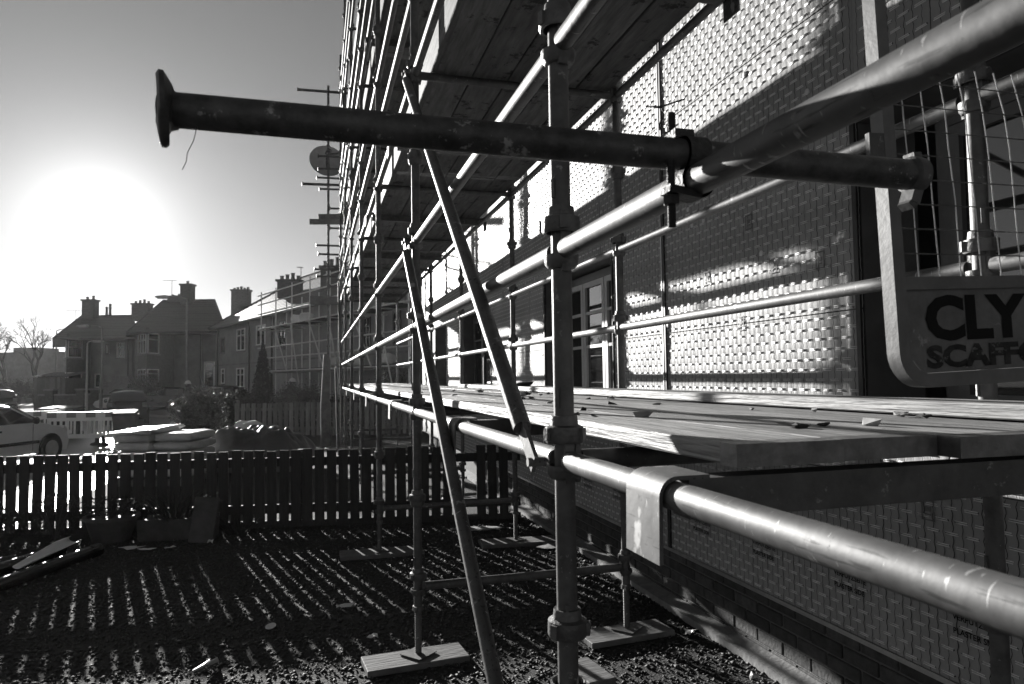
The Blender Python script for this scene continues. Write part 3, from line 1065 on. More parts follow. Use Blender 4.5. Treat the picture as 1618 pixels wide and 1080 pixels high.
# flat box section swept round the corner
def sweep_rect(pts, w, d):
    vs = []; fs = []
    n = len(pts)
    for i_, p in enumerate(pts):
        a = Vector(pts[max(i_-1, 0)]); b = Vector(pts[min(i_+1, n-1)])
        t = (b-a).normalized(); nrm = Vector((-t.y, t.x))
        for (s_, e_) in ((-1, -1), (1, -1), (1, 1), (-1, 1)):
            q = Vector(p)+nrm*(w/2*s_)
            vs.append((q.x, d/2*e_, q.y))
    for i_ in range(n-1):
        for k in range(4):
            fs.append((i_*4+k, i_*4+(k+1) % 4, (i_+1)*4+(k+1) % 4, (i_+1)*4+k))
    fs += [(3, 2, 1, 0), tuple(range(4*n-4, 4*n))]
    return MB().add(vs, fs)
sweep_rect(fr_pts, .026, .03).build('frame', GATE, gate, True, 40)
MB().box(.014, .78, -.012, .012, .170, .194).build('cross_bar', GATE, gate, False)
MB().add([(.048, -.004, .014), (.78, -.004, .014), (.78, -.004, .172), (.014, -.004, .172), (.014, -.004, .056),
          (.048, .0, .014), (.78, .0, .014), (.78, .0, .172), (.014, .0, .172), (.014, .0, .056)],
         [(0, 1, 2, 3, 4), (9, 8, 7, 6, 5), (0, 5, 6, 1), (1, 6, 7, 2), (2, 7, 8, 3), (3, 8, 9, 4), (4, 9, 5, 0)]).build('name_plate', SIGN, gate, False)
for (s_, x_, zz_, sz) in (('CLY', .062, .078, .118), ('SCAFFO', .060, .024, .062)):
    me = text_mesh(s_, sz, INK if sz > .08 else INK_WORN, bold=.0055 if sz > .08 else .003)
    o = obj('lettering', me, gate)
    o.rotation_euler = (R(90), 0, 0); o.location = (x_, -.0052, zz_)
    o.scale = (1.12, .94, 1) if sz > .08 else (1.3, .9, 1)
wires = MB()
for k in range(14):
    x_ = .055+.0505*k
    top = .56 if k < 2 else .56+.012*k
    pts = [(x_, -.004, .19), (x_-.003, -.004, .34), (x_-.006, -.004, .45)]
    bendx = -.0035*k
    pts += [(x_-.009+bendx*.3, -.004, .52), (x_-.014+bendx, -.004, .60)]
    MB().path([(a_, b_+random.uniform(-.003, .003), c_) if 0 < q_ < len(pts)-1 else (a_, b_, c_) for q_, (a_, b_, c_) in enumerate(pts)], .0012, 6).build('mesh_wire', WIRE, gate)
for k in range(9):
    z_ = .235+.047*k
    if z_ > .60: break
    MB().path([(.013, -.0078, z_+.004), (.2, -.0078, z_), (.45, -.0078, z_-.006), (.76, -.0078, z_-.008)], .0012, 6).build('mesh_wire', STEEL_DARK, gate)
MB().box(-.046, -.013, -.014, -.004, .415, .462).build('hinge_lug', GALV_OLD, gate, False)

# far-end outrigger frame seen against the sky
fe = thing('end_standard', 'lone dark standard at the far scaffold end, against the sky', 'scaffold pole', (.31, 17.7, 0), (0, 0, 0))
MB().tube((0, 0, 0), (0, 0, 8.95), .03, 12).build('tube', GALV_OLD, fe)
for k in range(17):
    obj('lower_cup', lower_cup, fe, (0, 0, .4+.5*k))
def proj_y(px, py, Y):
    v = ray(px, py); q = v*(Y/v[1]); return Vector((q[0], Y, q[2]+CAMZ))
ends = [(470, 141, 592, 150), (503, 246, 560, 248), (503, 266, 560, 268), (501, 280, 560, 283), (478, 290, 560, 293), (505, 298, 560, 300), (521, 329, 560, 330), (521, 360, 560, 361), (500, 387, 560, 389), (503, 401, 560, 403),
        (497, 425, 556, 426), (501, 436, 556, 438), (521, 452, 556, 453)]
for n_, (xa, ya, xb, yb_) in enumerate(ends):
    Yp = 17.62-.03*(n_ % 2)
    a = proj_y(xa, ya, Yp); b = proj_y(xb, yb_, Yp)
    t = thing('projecting_tube', f'thin tube with end flange jutting left at the far scaffold end, number {n_+1} from the top', 'scaffold tube', a, (0, 0, 0), 'projecting tubes at the far end')
    t['label'] = f'tube with end flange jutting left at the far scaffold end, {["topmost", "second", "third", "fourth", "fifth", "sixth", "seventh", "eighth", "ninth", "tenth", "eleventh", "twelfth", "lowest"][n_]} of its row'
    MB().tube((0, 0, 0), b-a, .034 if n_ in (0, 4) else .026, 10).build('tube', GALV_OLD, t)
    MB().lathe([(.02, -.02), (.058, -.012), (.058, .0), (.03, .02)], n=12, axis='x').build('flange', GALV_OLD, t)
for n_, (xa, ya, xb, yb_, w) in enumerate([(503, 342, 548, 342, 'upper'), (489, 350, 548, 350, 'lower'), (490, 474, 545, 475, 'dark')]):
    Yp = 17.5-.06*n_
    a = proj_y(xa, ya, Yp); b = proj_y(xb, yb_, Yp)
    h = MB().bar(a, b, .05, .13 if n_ < 2 else .2).build('end_board', BATTEN, None, False)
    tag(h, f'{["upper end board at the far scaffold end, against the sky", "longer end board under it at the far scaffold end", "dark end board in front of the slate roof at the scaffold end"][n_]}', 'plank')
# satellite dish
dsh = thing('satellite_dish', 'round satellite dish on its arm at the far scaffold end', 'satellite dish', proj_y(517, 254, 18.1))
dm = MB()
ring = 32
prof_d = [(0, .10), (.12, .094), (.25, .07), (.36, .03), (.43, -.005), (.445, -.012), (.43, .0), (.25, .08), (0.001, .108)]
dm.lathe([(max(r_, .001), z_) for r_, z_ in prof_d], n=ring, axis='y')
d_ = dm.build('reflector', DISH, dsh); d_.rotation_euler = (R(-12), 0, R(8)); d_.scale = (1, 1, .96)
ar = MB().path([(.0, -.04, -.02), (-.02, -.3, -.05), (.05, -.45, .1)], .02, 8).path([(.05, -.2, .12), (.3, -.15, .18), (.8, -.1, .2)], .025, 8)
ar.build('arm', STEEL_DARK, dsh)
MB().bar((-.02, -.44, .02), (.06, -.46, .16), .09, .09).bar((0, -.3, -.1), (.02, -.35, -.3), .07, .07).build('receiver', STEEL_DARK, dsh)

# ------------------------------------------------------------------ near picket fence
fence = thing('picket_fence', 'dark stained picket fence closing the gravel garden', 'fence', (-4.6, 8.85, 0))
fdir = Vector((1, -.172, 0)).normalized()
F0 = Vector((-4.6, 8.06+.172*4.6, 0))
flen = 6.95
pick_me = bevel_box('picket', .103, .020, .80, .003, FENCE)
rz_f = math.atan2(fdir.y, fdir.x)
n = int(flen/.1275)
for k in range(n):
    p = F0+fdir*(k*.1275)
    if 1.50 < p.x < 1.80: continue
    o = obj('picket', pick_me, fence)
    o.location = p-fence.location+Vector((0, 0, .045+random.uniform(-.012, .010)))
    o.rotation_euler = (R(random.uniform(-1.2, 1.2)), R(random.uniform(-.6, .6)), rz_f+R(random.uniform(-2.5, 2.5)))
    o.scale = (1+random.uniform(-.04, .04), 1, 1)
back = Vector((-fdir.y, fdir.x, 0))
for zr in (.71, .20):
    a = F0+back*.032-fence.location; b = a+fdir*flen
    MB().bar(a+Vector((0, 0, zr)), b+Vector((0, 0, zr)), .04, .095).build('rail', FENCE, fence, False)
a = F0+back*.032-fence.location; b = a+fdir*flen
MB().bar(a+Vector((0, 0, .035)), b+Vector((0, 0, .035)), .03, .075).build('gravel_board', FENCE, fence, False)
for t in (.05, 2.25, 4.5, 6.75):
    a = F0+back*.09+fdir*t-fence.location
    MB().bar(a, a+Vector((0, 0, .84)), .07, .07).build('post', FENCE, fence, False)

# clutter along the fence
def plant(name, label, loc, n, h, rad, leaf, mat=LEAF_D, grass=False):
    t = thing(name, label, 'plant', loc)
    if grass:
        V = []; F = []
        for k in range(n):
            a = random.uniform(0, 6.28); r0 = random.uniform(0, rad*.5); lean = random.uniform(.2, 1.0)*rad
            p0 = Vector((math.cos(a)*r0, math.sin(a)*r0, 0)); tip = p0+Vector((math.cos(a)*lean, math.sin(a)*lean, h*random.uniform(.5, 1)))
            side = Vector((-math.sin(a), math.cos(a), 0))*leaf
            mid = p0.lerp(tip, .55)+Vector((0, 0, h*.15))
            o_ = len(V)
            V += [p0-side, p0+side, mid+side*.8, mid-side*.8, tip]
            F += [(o_, o_+1, o_+2, o_+3), (o_+3, o_+2, o_+4, o_+4)]
        me = bpy.data.meshes.new('leaves')
        me.from_pydata([tuple(v) for v in V], [], [f if len(set(f)) == 4 else f[:3] for f in F]); me.materials.append(mat)
        obj('leaves', me, t)
    else:
        P = rng.normal(size=(n, 3)); P /= np.linalg.norm(P, axis=1)[:, None]
        P *= rng.uniform(.3, 1, (n, 1))**.5
        P = P*np.array([rad, rad, h/2])+np.array([0, 0, h/2])
        obj('leaves', leaf_cloud('leaves', P, leaf, mat), t)
        st = MB()
        for k in range(7):
            a = random.uniform(0, 6.28)
            st.path([(0, 0, 0), (math.cos(a)*rad*.3, math.sin(a)*rad*.3, h*.4), (math.cos(a)*rad*.7, math.sin(a)*rad*.7, h*.8)], .004, 5)
        st.build('stems', BARK, t)
    return t


def pot(name, label, loc, r0, r1, h):
    t = thing(name, label, 'plant pot', loc)
    MB().lathe([(r0, 0), (r0*1.02, .01), (r1, h*.86), (r1*1.09, h*.87), (r1*1.09, h), (r1*.95, h), (r1*.93, h*.9)], n=24).build('pot', POTM, t)
    MB().lathe([(r1*.9, h*.88), (.01, h*.9)], n=24).build('soil', SOIL, t)
    return t


pot('plant_pot', 'round dark plant pot in front of the picket fence', (-2.0, 8.05, 0), .17, .24, .26)
plant('trailing_plant', 'leafy plant spilling out of the round pot', (-2.0, 8.05, .24), 260, .22, .30, .022)
t = thing('trough_planter', 'long dark trough planter by the fence, beside the leaning slab', 'planter', (-1.35, 7.95, 0), (0, 0, R(-8)))
MB().prism([(-.12, 0), (.12, 0), (.15, .22), (.135, .22), (.11, .19), (-.11, .19), (-.135, .22), (-.15, .22)], -.36, .36, lambda a, b, h: (h, a, b)).build('trough', POTM, t, False)
plant('grass_tuft', 'arching grass tuft growing in the long trough', (-1.4, 7.95, .2), 130, .3, .4, .004, LEAF_D, True)
plant('straggly_plant', 'straggly plant between the pots at the fence', (-2.55, 8.2, 0), 300, .5, .28, .02)
plant('low_plant', 'low leafy plant at the left end of the fence', (-3.15, 8.1, 0), 420, .42, .42, .024)
plant('corner_plant', 'leafy plant at the frame edge by the fence', (-3.75, 8.2, 0), 300, .4, .35, .024)
plant('weed_tuft', 'thin weed tuft right of the leaning slab', (-.75, 7.9, 0), 60, .22, .35, .003, LEAF_D, True)
sl = bevel_box('stone_slab', .23, .04, .45, .006, STONE)
o = obj('stone_slab', sl, None, (-1.10, 7.62, .0), (R(-16), R(5), R(-6)))
tag(o, 'stone slab leaning back against the picket fence', 'slab')
# long black pipes lying at the left
def pipe(p0, p1, r, label, mat=PVC, name='drain_pipe'):
    p0 = Vector(p0); p1 = Vector(p1)
    m = MB()
    d = (p1-p0)
    m.tube((0, 0, 0), d, r, 20, caps=False).tube((0, 0, 0), d, r*.9, 20, caps=False)
    dn_ = d.normalized()
    m.tube(d-dn_*.09, d+dn_*.02, r*1.14, 20)
    o = m.build(name, mat)
    o.location = p0
    return tag(o, label, 'pipe', 'black pipes on the gravel')
pipe((-2.95, 4.75, .065), (-1.95, 7.35, .065), .055, 'black drain pipe on the gravel, the right one of the pair')
pipe((-3.3, 5.1, .065), (-2.28, 7.45, .065), .055, 'black drain pipe on the gravel, the left one of the pair')
t = thing('gutter_offcut', 'pale curved gutter offcut resting on the black pipes', 'gutter', (-2.2, 6.85, .13), (R(4), 0, R(-18)))
gm = MB()
vs = []; fs = []
for i_ in range(9):
    for k in range(9):
        a = math.pi*k/8; w = .07*(1-.55*abs(i_/8-.75)); tw2 = (i_/8)*.9
        vs.append((w*math.cos(a+tw2), -.32+.7*i_/8, .02+w*.55*(1-math.sin(a+tw2))))
for i_ in range(8):
    for k in range(8):
        fs.append((i_*9+k, i_*9+k+1, i_*9+k+10, i_*9+k+9))
go = gm.add(vs, fs).build('gutter_piece', FRAME_W, t)
md = go.modifiers.new('thick', 'SOLIDIFY'); md.thickness = .004
o = MB().bar((-3.6, 6.0, .12), (-2.55, 7.2, .09), .03, .03).build('timber_offcut', BATTEN, None, False)
tag(o, 'thin timber offcut lying left of the black pipes', 'offcut')


# scraps on the gravel
def scrap(px, py, label, w, l, rz, mat=WHITE, name='scrap', cat='debris', bend=.02, h=.015):
    p = on_ground(px, py, h)
    n = 9
    vs = [(0, 0, bend*.6)]; fs = []
    for i_ in range(n):
        a = 2*math.pi*i_/n+random.uniform(-.25, .25); q_ = random.uniform(.32, .62)
        vs.append((math.cos(a)*w*q_, math.sin(a)*l*q_, random.uniform(0, bend)))
    for i_ in range(n):
        fs.append((0, 1+i_, 1+(i_+1) % n))
    o = MB().add(vs, fs).build(name, mat, None, False)
    md = o.modifiers.new('thick', 'SOLIDIFY'); md.thickness = .003
    o.location = p; o.rotation_euler = (0, 0, R(rz))
    tag(o, label, cat, 'scraps on the gravel')
scrap(208, 866, 'crumpled white scrap right of the round plant pot', .2, .08, 5)
scrap(232, 868, 'flat pale scrap beside the trough planter', .18, .05, -12)
scrap(268, 866, 'small pale scrap left of the leaning slab', .12, .07, 30)
scrap(333, 858, 'pale pebble-like scrap at the foot of the leaning slab', .06, .08, 20, bend=.04)
scrap(574, 842, 'crumpled paper by the fence left of a sole board', .14, .08, -20, STONE, bend=.04)
scrap(545, 958, 'flat pale scrap on the gravel near the middle', .13, .06, 10)
scrap(590, 1006, 'small oval scrap left of the near sole board', .07, .05, 0)
scrap(322, 1058, 'folded white strip on the gravel at the bottom edge', .035, .26, -35, bend=.05)
scrap(1092, 1003, 'torn white packet beside the wall footing', .11, .09, 40, bend=.05)
scrap(1190, 1073, 'pale chip of card near the wall at the bottom edge', .07, .06, 10, bend=.04)
scrap(870, 862, 'broken board of white card behind the near standard', .3, .22, 30, CONC, bend=.02)
scrap(760, 835, 'flat pale board lying on the gravel below the fence gap', .6, .22, -5, CONC, bend=.01)
scrap(1085, 880, 'grey shard against the wall footing', .07, .1, 60, STONE, bend=.03)
rg = MB().lathe([(.028, 0), (.034, .004), (.034, .008), (.015, .006), (.014, .002)], n=18).build('plastic_washer', WHITE, None)
rg.location = on_ground(428, 990, .016); rg.rotation_euler = (R(12), R(-8), 0)
tag(rg, 'white ring washer lying on the gravel', 'washer')
bb = bevel_box('timber_block', .16, .3, .05, .005, BATTEN)
o = obj('timber_block', bb, None, on_ground(930, 1072, 0), (0, 0, R(8)))
tag(o, 'pale timber block beside the foot of the near standard', 'timber')
# mortar crumbs on the deck
for k, (x_, y_, s_) in enumerate([(1.7, 5.6, .09), (1.55, 4.6, .03), (1.2, 3.3, .02), (1.35, 2.6, .02), (1.5, 3.4, .03), (1.02, 3.0, .018), (1.25, 4.2, .03), (1.45, 2.1, .015)]):
    m = MB()
    pts = rng.normal(size=(14, 3)); pts /= np.linalg.norm(pts, axis=1)[:, None]
    bm = bmesh.new()
    for p in pts*np.array([s_, s_*.8, s_*.35]): bm.verts.new(p)
    bmesh.ops.convex_hull(bm, input=bm.verts[:])
    me = bpy.data.meshes.new('mortar_crumb'); bm.to_mesh(me); bm.free(); me.materials.append(CONC if k else SHADE_SLOT_CRUMB)
    o = obj('mortar_crumb', me, None, (x_, y_, ZL(0)+.0337+BT+.003+(.044 if x_ > 1.62 else 0)+s_*.2), (0, 0, k))
    tag(o, ['dark lump on the inner board by the window', 'crumb on the deck beside the extra inner board', 'small pale crumb in the middle of the deck', 'crumb on the deck nearer the mesh gate', 'crumb lying on the deck against the lapped inner board', 'tiny crumb near the outer deck edge', 'crumb on the deck beyond the near standard', 'crumb just before the near board ends'][k], 'debris', 'crumbs on the deck')

crumbs = []
for k in range(4):
    bm = bmesh.new()
    for p in rng.normal(size=(10, 3))*np.array([.012, .009, .004]): bm.verts.new(p)
    bmesh.ops.convex_hull(bm, input=bm.verts[:])
    me = bpy.data.meshes.new('deck_litter'); bm.to_mesh(me); bm.free(); me.materials.append((CONC, SHADE_SLOT_CRUMB, BATTEN, SHADE_SLOT_CRUMB)[k])
    crumbs.append(me)
for k in range(34):
    y_ = 1.3+5.5*random.random()**1.3; x_ = random.uniform(.75, 1.6)
    o = obj('deck_litter', crumbs[k % 4], None, (x_, y_, ZL(0)+.0337+BT+.007), (0, 0, random.uniform(0, 6)))
    o.scale = (random.uniform(.6, 1.6),)*3
    tag(o, 'tiny crumb among the litter scattered over the first deck', 'debris', 'litter on the first deck')

# ------------------------------------------------------------------ neighbour's garden and street
def fence_run(A, B, h, pitch, label, mat):
    A = Vector(A); B = Vector(B)
    f = thing('garden_fence', label, 'fence', A)
    d = (B-A); L_ = d.length; d.normalize()
    rz_ = math.atan2(d.y, d.x)
    pm = bevel_box('picket', pitch*.72, .02, h-.06, .003, mat)
    for k in range(int(L_/pitch)):
        o = obj('picket', pm, f, d*(k*pitch)+Vector((0, 0, .04+random.uniform(-.01, .01))), (0, R(random.uniform(-1, 1)), rz_))
    bk = Vector((-d.y, d.x, 0))
    for z_ in (h*.8, h*.25):
        MB().bar(bk*.03+Vector((0, 0, z_)), bk*.03+d*L_+Vector((0, 0, z_)), .035, .08).build('rail', mat, f, False)
    k = 0
    while k <= L_:
        MB().bar(bk*.08+d*k, bk*.08+d*k+Vector((0, 0, h+.05)), .08, .08).build('post', mat, f, False)
        k += 2.1
fence_run((-2.1, 20.9, 0), (4.2, 19.4, 0), .98, .15, 'weathered picket fence across the next garden', OLD_FENCE)

# leaning upright board
t = MB().add([(-.11, -.02, 0), (.13, -.02, 0), (.09, -.02, 1.1), (.10, -.02, 2.05), (.07, -.02, 2.2), (-.06, -.02, 2.2), (-.12, -.02, 1.0),
              (-.11, .03, 0), (.13, .03, 0), (.09, .03, 1.1), (.10, .03, 2.05), (.07, .03, 2.2), (-.06, .03, 2.2), (-.12, .03, 1.0)],
             [(0, 1, 2, 3, 4, 5, 6), (13, 12, 11, 10, 9, 8, 7)]+[(k, (k+1) % 7, 7+(k+1) % 7, 7+k) for k in range(7)]).build('upright_board', BATTEN, None, False)
t.location = (.24, 17.35, 0); t.rotation_euler = (R(1.5), 0, R(10))
tag(t, 'tall pale board standing upright beside the far scaffold end', 'plank')


def pillow(name, sx, sy, sz, mat, seed, wr=.06):
    r_ = np.random.default_rng(seed)
    nu, nv = 28, 18
    V = []; F = []
    ph = r_.uniform(0, 6, 6)
    for i_ in range(nu):
        for j in range(nv+1):
            a = 2*math.pi*i_/nu; b = -math.pi/2+math.pi*j/nv
            ce = lambda t, p: math.copysign(abs(math.cos(t))**p, math.cos(t))
            se = lambda t, p: math.copysign(abs(math.sin(t))**p, math.sin(t))
            x = ce(b, .35)*ce(a, .25); y = ce(b, .35)*se(a, .25); z = se(b, .6)
            w = 1+wr*(math.sin(5*a+ph[0]+3*z)+.6*math.sin(11*a+ph[1])+.5*math.sin(9*x+7*y+ph[2]))
            V.append((x*sx/2*w, y*sy/2*w, sz/2+z*sz/2*(1+wr*1.5*math.sin(4*x+ph[3])*math.cos(3*y+ph[4]))))
    for i_ in range(nu):
        for j in range(nv):
            a = i_*(nv+1)+j; b = ((i_+1) % nu)*(nv+1)+j
            F.append((a, b, b+1, a+1))
    return np_mesh(name, V, np.array(F), mat, True)


# pallet of bagged material behind the fence
bp = at_depth(263, 700, 11.2)
BP = Vector((bp.x, bp.y, 0))
pal = thing('pallet', 'timber pallet under the white bags behind the fence', 'pallet', BP, (0, 0, R(-16)))
for k in range(7):
    MB().box(-.6+k*.183, -.6+k*.183+.1, -.45, .45, .105, .125).build('slat', BATTEN, pal, False)
for y_ in (-.4, 0, .4):
    MB().box(-.6, .6, y_-.05, y_+.05, .0, .105).build('bearer', BATTEN, pal, False)
bi = 0
for layer in range(5):
    for sx_ in (-1, 1):
        me = pillow('cement_bag', .62, .9, .146, BAG, 50+bi, .045)
        b = obj('cement_bag', me, None, BP+Matrix.Rotation(R(-16), 3, 'Z') @ Vector((sx_*.305, random.uniform(-.02, .02), .127+layer*.136)), (0, 0, R(-16+random.uniform(-7, 7))))
        tag(b, f'white bag on the pallet behind the fence, {["left", "right"][sx_ > 0]} one of the {["bottom", "second", "third", "fourth", "top"][layer]} layer', 'bag', 'white bags on the pallet')
        bi += 1
me = pillow('plastic_sheet', .7, .9, .085, PLASTIC_W, 99, .13)
o = obj('plastic_sheet', me, None, BP+Vector((-.26, 0, .127+5*.136-.012)), (R(2), R(-2.5), R(-22)))
tag(o, 'crumpled white plastic sheet over the left bags of the pallet', 'plastic sheet')

# tarpaulin-covered heap
tp = at_depth(405, 700, 12.3)
nu, nv = 60, 40
uu, vv = np.meshgrid(np.linspace(-1, 1, nu), np.linspace(-1, 1, nv), indexing='ij')
prof_t = np.clip(1.12-np.maximum(np.abs(uu), np.abs(vv))**3.2*1.1, 0, 1)**.6
hz_ = .74*prof_t*(1+.05*np.sin(7*uu+3*vv)+.04*np.sin(13*vv-5*uu)+.03*np.sin(21*uu+9*vv))
hz_ += .02*np.sin(31*uu+11*np.sin(vv*5))*prof_t
V = np.stack([uu*.95+.02*np.sin(9*vv), vv*.65+.02*np.sin(8*uu), hz_], -1).reshape(-1, 3)
i, j = np.meshgrid(np.arange(nu-1), np.arange(nv-1), indexing='ij')
k = (i*nv+j).ravel()
o = obj('tarpaulin', np_mesh('tarpaulin', V, np.stack([k, k+nv, k+nv+1, k+1], 1), TARP, True), None, (tp.x, tp.y, .0), (0, 0, R(-14)))
tag(o, 'dark tarpaulin draped over a heap behind the fence', 'tarpaulin')
# rubble sacks
for n_, (px, py, d, sx_, sz_, lab, mt) in enumerate([(366, 690, 15.2, .42, .5, 'small pale rubble sack left of the tall one', BAG), (393, 690, 15.0, .5, .72, 'tall crumpled rubble sack in front of the old fence', BAG), (380, 690, 14.6, .7, .32, 'low sagging sack in front of the rubble sacks', STONE), (418, 690, 15.6, .5, .25, 'flat dark sack right of the tall rubble sack', TARP)]):
    p = at_depth(px, py, d)
    o = obj('rubble_sack', pillow('rubble_sack', sx_, .45, sz_, mt, 120+n_, .09), None, (p.x, p.y, 0.0), (R(5*(n_-1)), R(6*(1-n_)), R(30*n_)))
    tag(o, lab, 'sack', 'rubble sacks')


def bush(name, label, loc, rx, ry, h, n, leaf, mat=LEAF, core=True, cat='bush', clumps=14, low=.0):
    t = thing(name, label, cat, loc)
    cs = rng.normal(size=(clumps, 3)); cs /= np.linalg.norm(cs, axis=1)[:, None]
    cs *= rng.uniform(.35, .8, (clumps, 1)); cs[:, 2] = np.abs(cs[:, 2])*.9-.1
    idx = rng.integers(0, clumps, n)
    P = rng.normal(size=(n, 3)); P /= np.linalg.norm(P, axis=1)[:, None]
    P = cs[idx]*.62+P*rng.uniform(.15, .46, (n, 1))
    P[:, 2] = np.clip(P[:, 2]*.75+.42, low, 2)
    P = P*np.array([rx, ry, h])
    obj('leaves', leaf_cloud('leaves', P, leaf, mat), t)
    st = MB()
    for k in range(9):
        a = random.uniform(0, 6.28); f = random.uniform(.3, .7)
        st.path([(random.uniform(-.1, .1)*rx, 0, 0), (math.cos(a)*rx*.25, math.sin(a)*ry*.25, h*.35), (math.cos(a)*rx*f, math.sin(a)*ry*f, h*.75)], .012, 5, [.018, .012, .005])
    st.build('stems', BARK, t)
    return t


p = at_depth(318, 690, 16.3)
bush('round_bush', 'big rounded glossy-leaved bush beside the road', (p.x, p.y, 0), .85, .8, 1.62, 15000, .032, clumps=26)
for n_, (px, d, rx, h, lab) in enumerate([(372, 22.5, .9, 1.55, 'low hedge shrub right of the big bush'), (400, 23, .9, 1.5, 'hedge shrub below the conifer, left side'), (432, 23.2, .9, 1.45, 'hedge shrub below the conifer, right side'),
                                        (462, 22.8, 1.0, 1.75, 'glinting shrub in front of the scaffolded house'), (492, 22.6, .9, 1.7, 'glinting shrub left of the upright board'), (585, 23.2, 1.3, 2.0, 'shrub seen between the far scaffold standards'), (625, 22.8, 1.3, 2.2, 'shrub at the end of the insulated house'), (535, 23, 1.0, 1.3, 'low shrub behind the upright board')]):
    p = at_depth(px, 640, d)
    bush('hedge_shrub', lab, (p.x, p.y, RZ if d > 23 else -.05), rx, .7, h, 5200, .038, LEAF if n_ in (3, 4, 5, 6) else LEAF_D, cat='shrub')
p = at_depth(415, 640, 27.5)
con = thing('conifer_tree', 'dark pointed conifer in front of the scaffolded house', 'conifer', (p.x, p.y, RZ))
MB().tube((0, 0, 0), (0, 0, 3.2), .07, 8, .01).build('trunk', BARK, con)
n = 9000
hh = rng.power(1.6, n); hh = 1-hh
ang = rng.uniform(0, 6.28, n)
rr = (1-hh)**.8*.72*(.55+.45*np.abs(np.sin(hh*38+ang*2)))*np.sqrt(rng.uniform(.2, 1, n))
P = np.stack([rr*np.cos(ang), rr*np.sin(ang), .15+hh*3.25-rr*.25], 1)
obj('crown', leaf_cloud('crown', P, .05, LEAF_D, .3), con)


# people in hard hats working behind the hedge
def person(label, loc, rz, lean=0):
    t = thing('person', label, 'person', loc, (0, 0, rz))
    me = bpy.data.meshes.new('body')
    J = {'pel': (0, 0, .95), 'wst': (0, .02, 1.12), 'che': (0, .03+lean*.1, 1.34), 'nek': (0, .03+lean*.16, 1.50), 'hed': (0, .04+lean*.2, 1.62), 'top': (0, .04+lean*.22, 1.74),
         'shL': (-.19, .03+lean*.12, 1.43), 'elL': (-.27, .05+lean*.2, 1.16), 'haL': (-.2, .25+lean*.2, 1.02), 'fiL': (-.17, .33+lean*.2, 1.0),
         'shR': (.19, .03+lean*.12, 1.43), 'elR': (.27, .06+lean*.2, 1.16), 'haR': (.18, .26+lean*.2, 1.08), 'fiR': (.15, .34+lean*.2, 1.07),
         'hiL': (-.1, 0, .9), 'knL': (-.12, .03, .5), 'anL': (-.12, -.02, .1), 'toL': (-.12, .16, .05), 'hiR': (.1, 0, .9), 'knR': (.12, .05, .5), 'anR': (.13, 0, .1), 'toR': (.14, .18, .05)}
    E_ = [('pel', 'wst'), ('wst', 'che'), ('che', 'nek'), ('nek', 'hed'), ('hed', 'top'), ('che', 'shL'), ('shL', 'elL'), ('elL', 'haL'), ('haL', 'fiL'), ('che', 'shR'), ('shR', 'elR'), ('elR', 'haR'), ('haR', 'fiR'),
          ('pel', 'hiL'), ('hiL', 'knL'), ('knL', 'anL'), ('anL', 'toL'), ('pel', 'hiR'), ('hiR', 'knR'), ('knR', 'anR'), ('anR', 'toR')]
    rad = dict(pel=.15, wst=.14, che=.16, nek=.06, hed=.095, top=.07, shL=.075, elL=.05, haL=.038, fiL=.03, hiL=.1, knL=.068, anL=.05, toL=.04)
    ks = list(J)
    me.from_pydata([J[k] for k in ks], [(ks.index(a), ks.index(b)) for a, b in E_], [])
    o = obj('body', me, t)
    sk = o.modifiers.new('skin', 'SKIN')
    for v, k in zip(me.skin_vertices[0].data, ks):
        q = rad.get(k, rad.get(k[:-1]+'L', .05)); v.radius = (q, q)
        v.use_root = (k == 'pel')
    o.modifiers.new('sub', 'SUBSURF').levels = 2
    o.modifiers['sub'].render_levels = 2
    me.materials.append(CLOTH)
    hd = J['hed']
    MB().lathe([(.02, -.09), (.06, -.085), (.085, -.02), (.09, .03), (.06, .09)], (hd[0], hd[1]+.015, hd[2]), 14).build('face', SKIN, t)
    MB().lathe([(.155, .035), (.15, .045), (.118, .05), (.112, .10), (.08, .15), (.03, .172), (.002, .176)], (hd[0], hd[1], hd[2]), 16).build('hard_hat', HELMET, t)
p = at_depth(302, 600, 29); person('person in a pale hard hat beside the dark car', (p.x, p.y, RZ+.08), R(70), .5)
p = at_depth(458, 600, 25.5); person('person in a pale hard hat among the shrubs by the scaffold', (p.x, p.y, RZ+.12), R(-60), .3)


# ------------------------------------------------------------------ vehicles
HATCH = [(-1.82, .24), (-1.95, .45), (-1.95, .78), (-1.80, .95), (-1.52, 1.36), (-1.2, 1.43), (-.35, 1.46), (.25, 1.38), (.98, .97), (1.62, .82), (1.88, .66), (1.95, .45), (1.85, .24)]


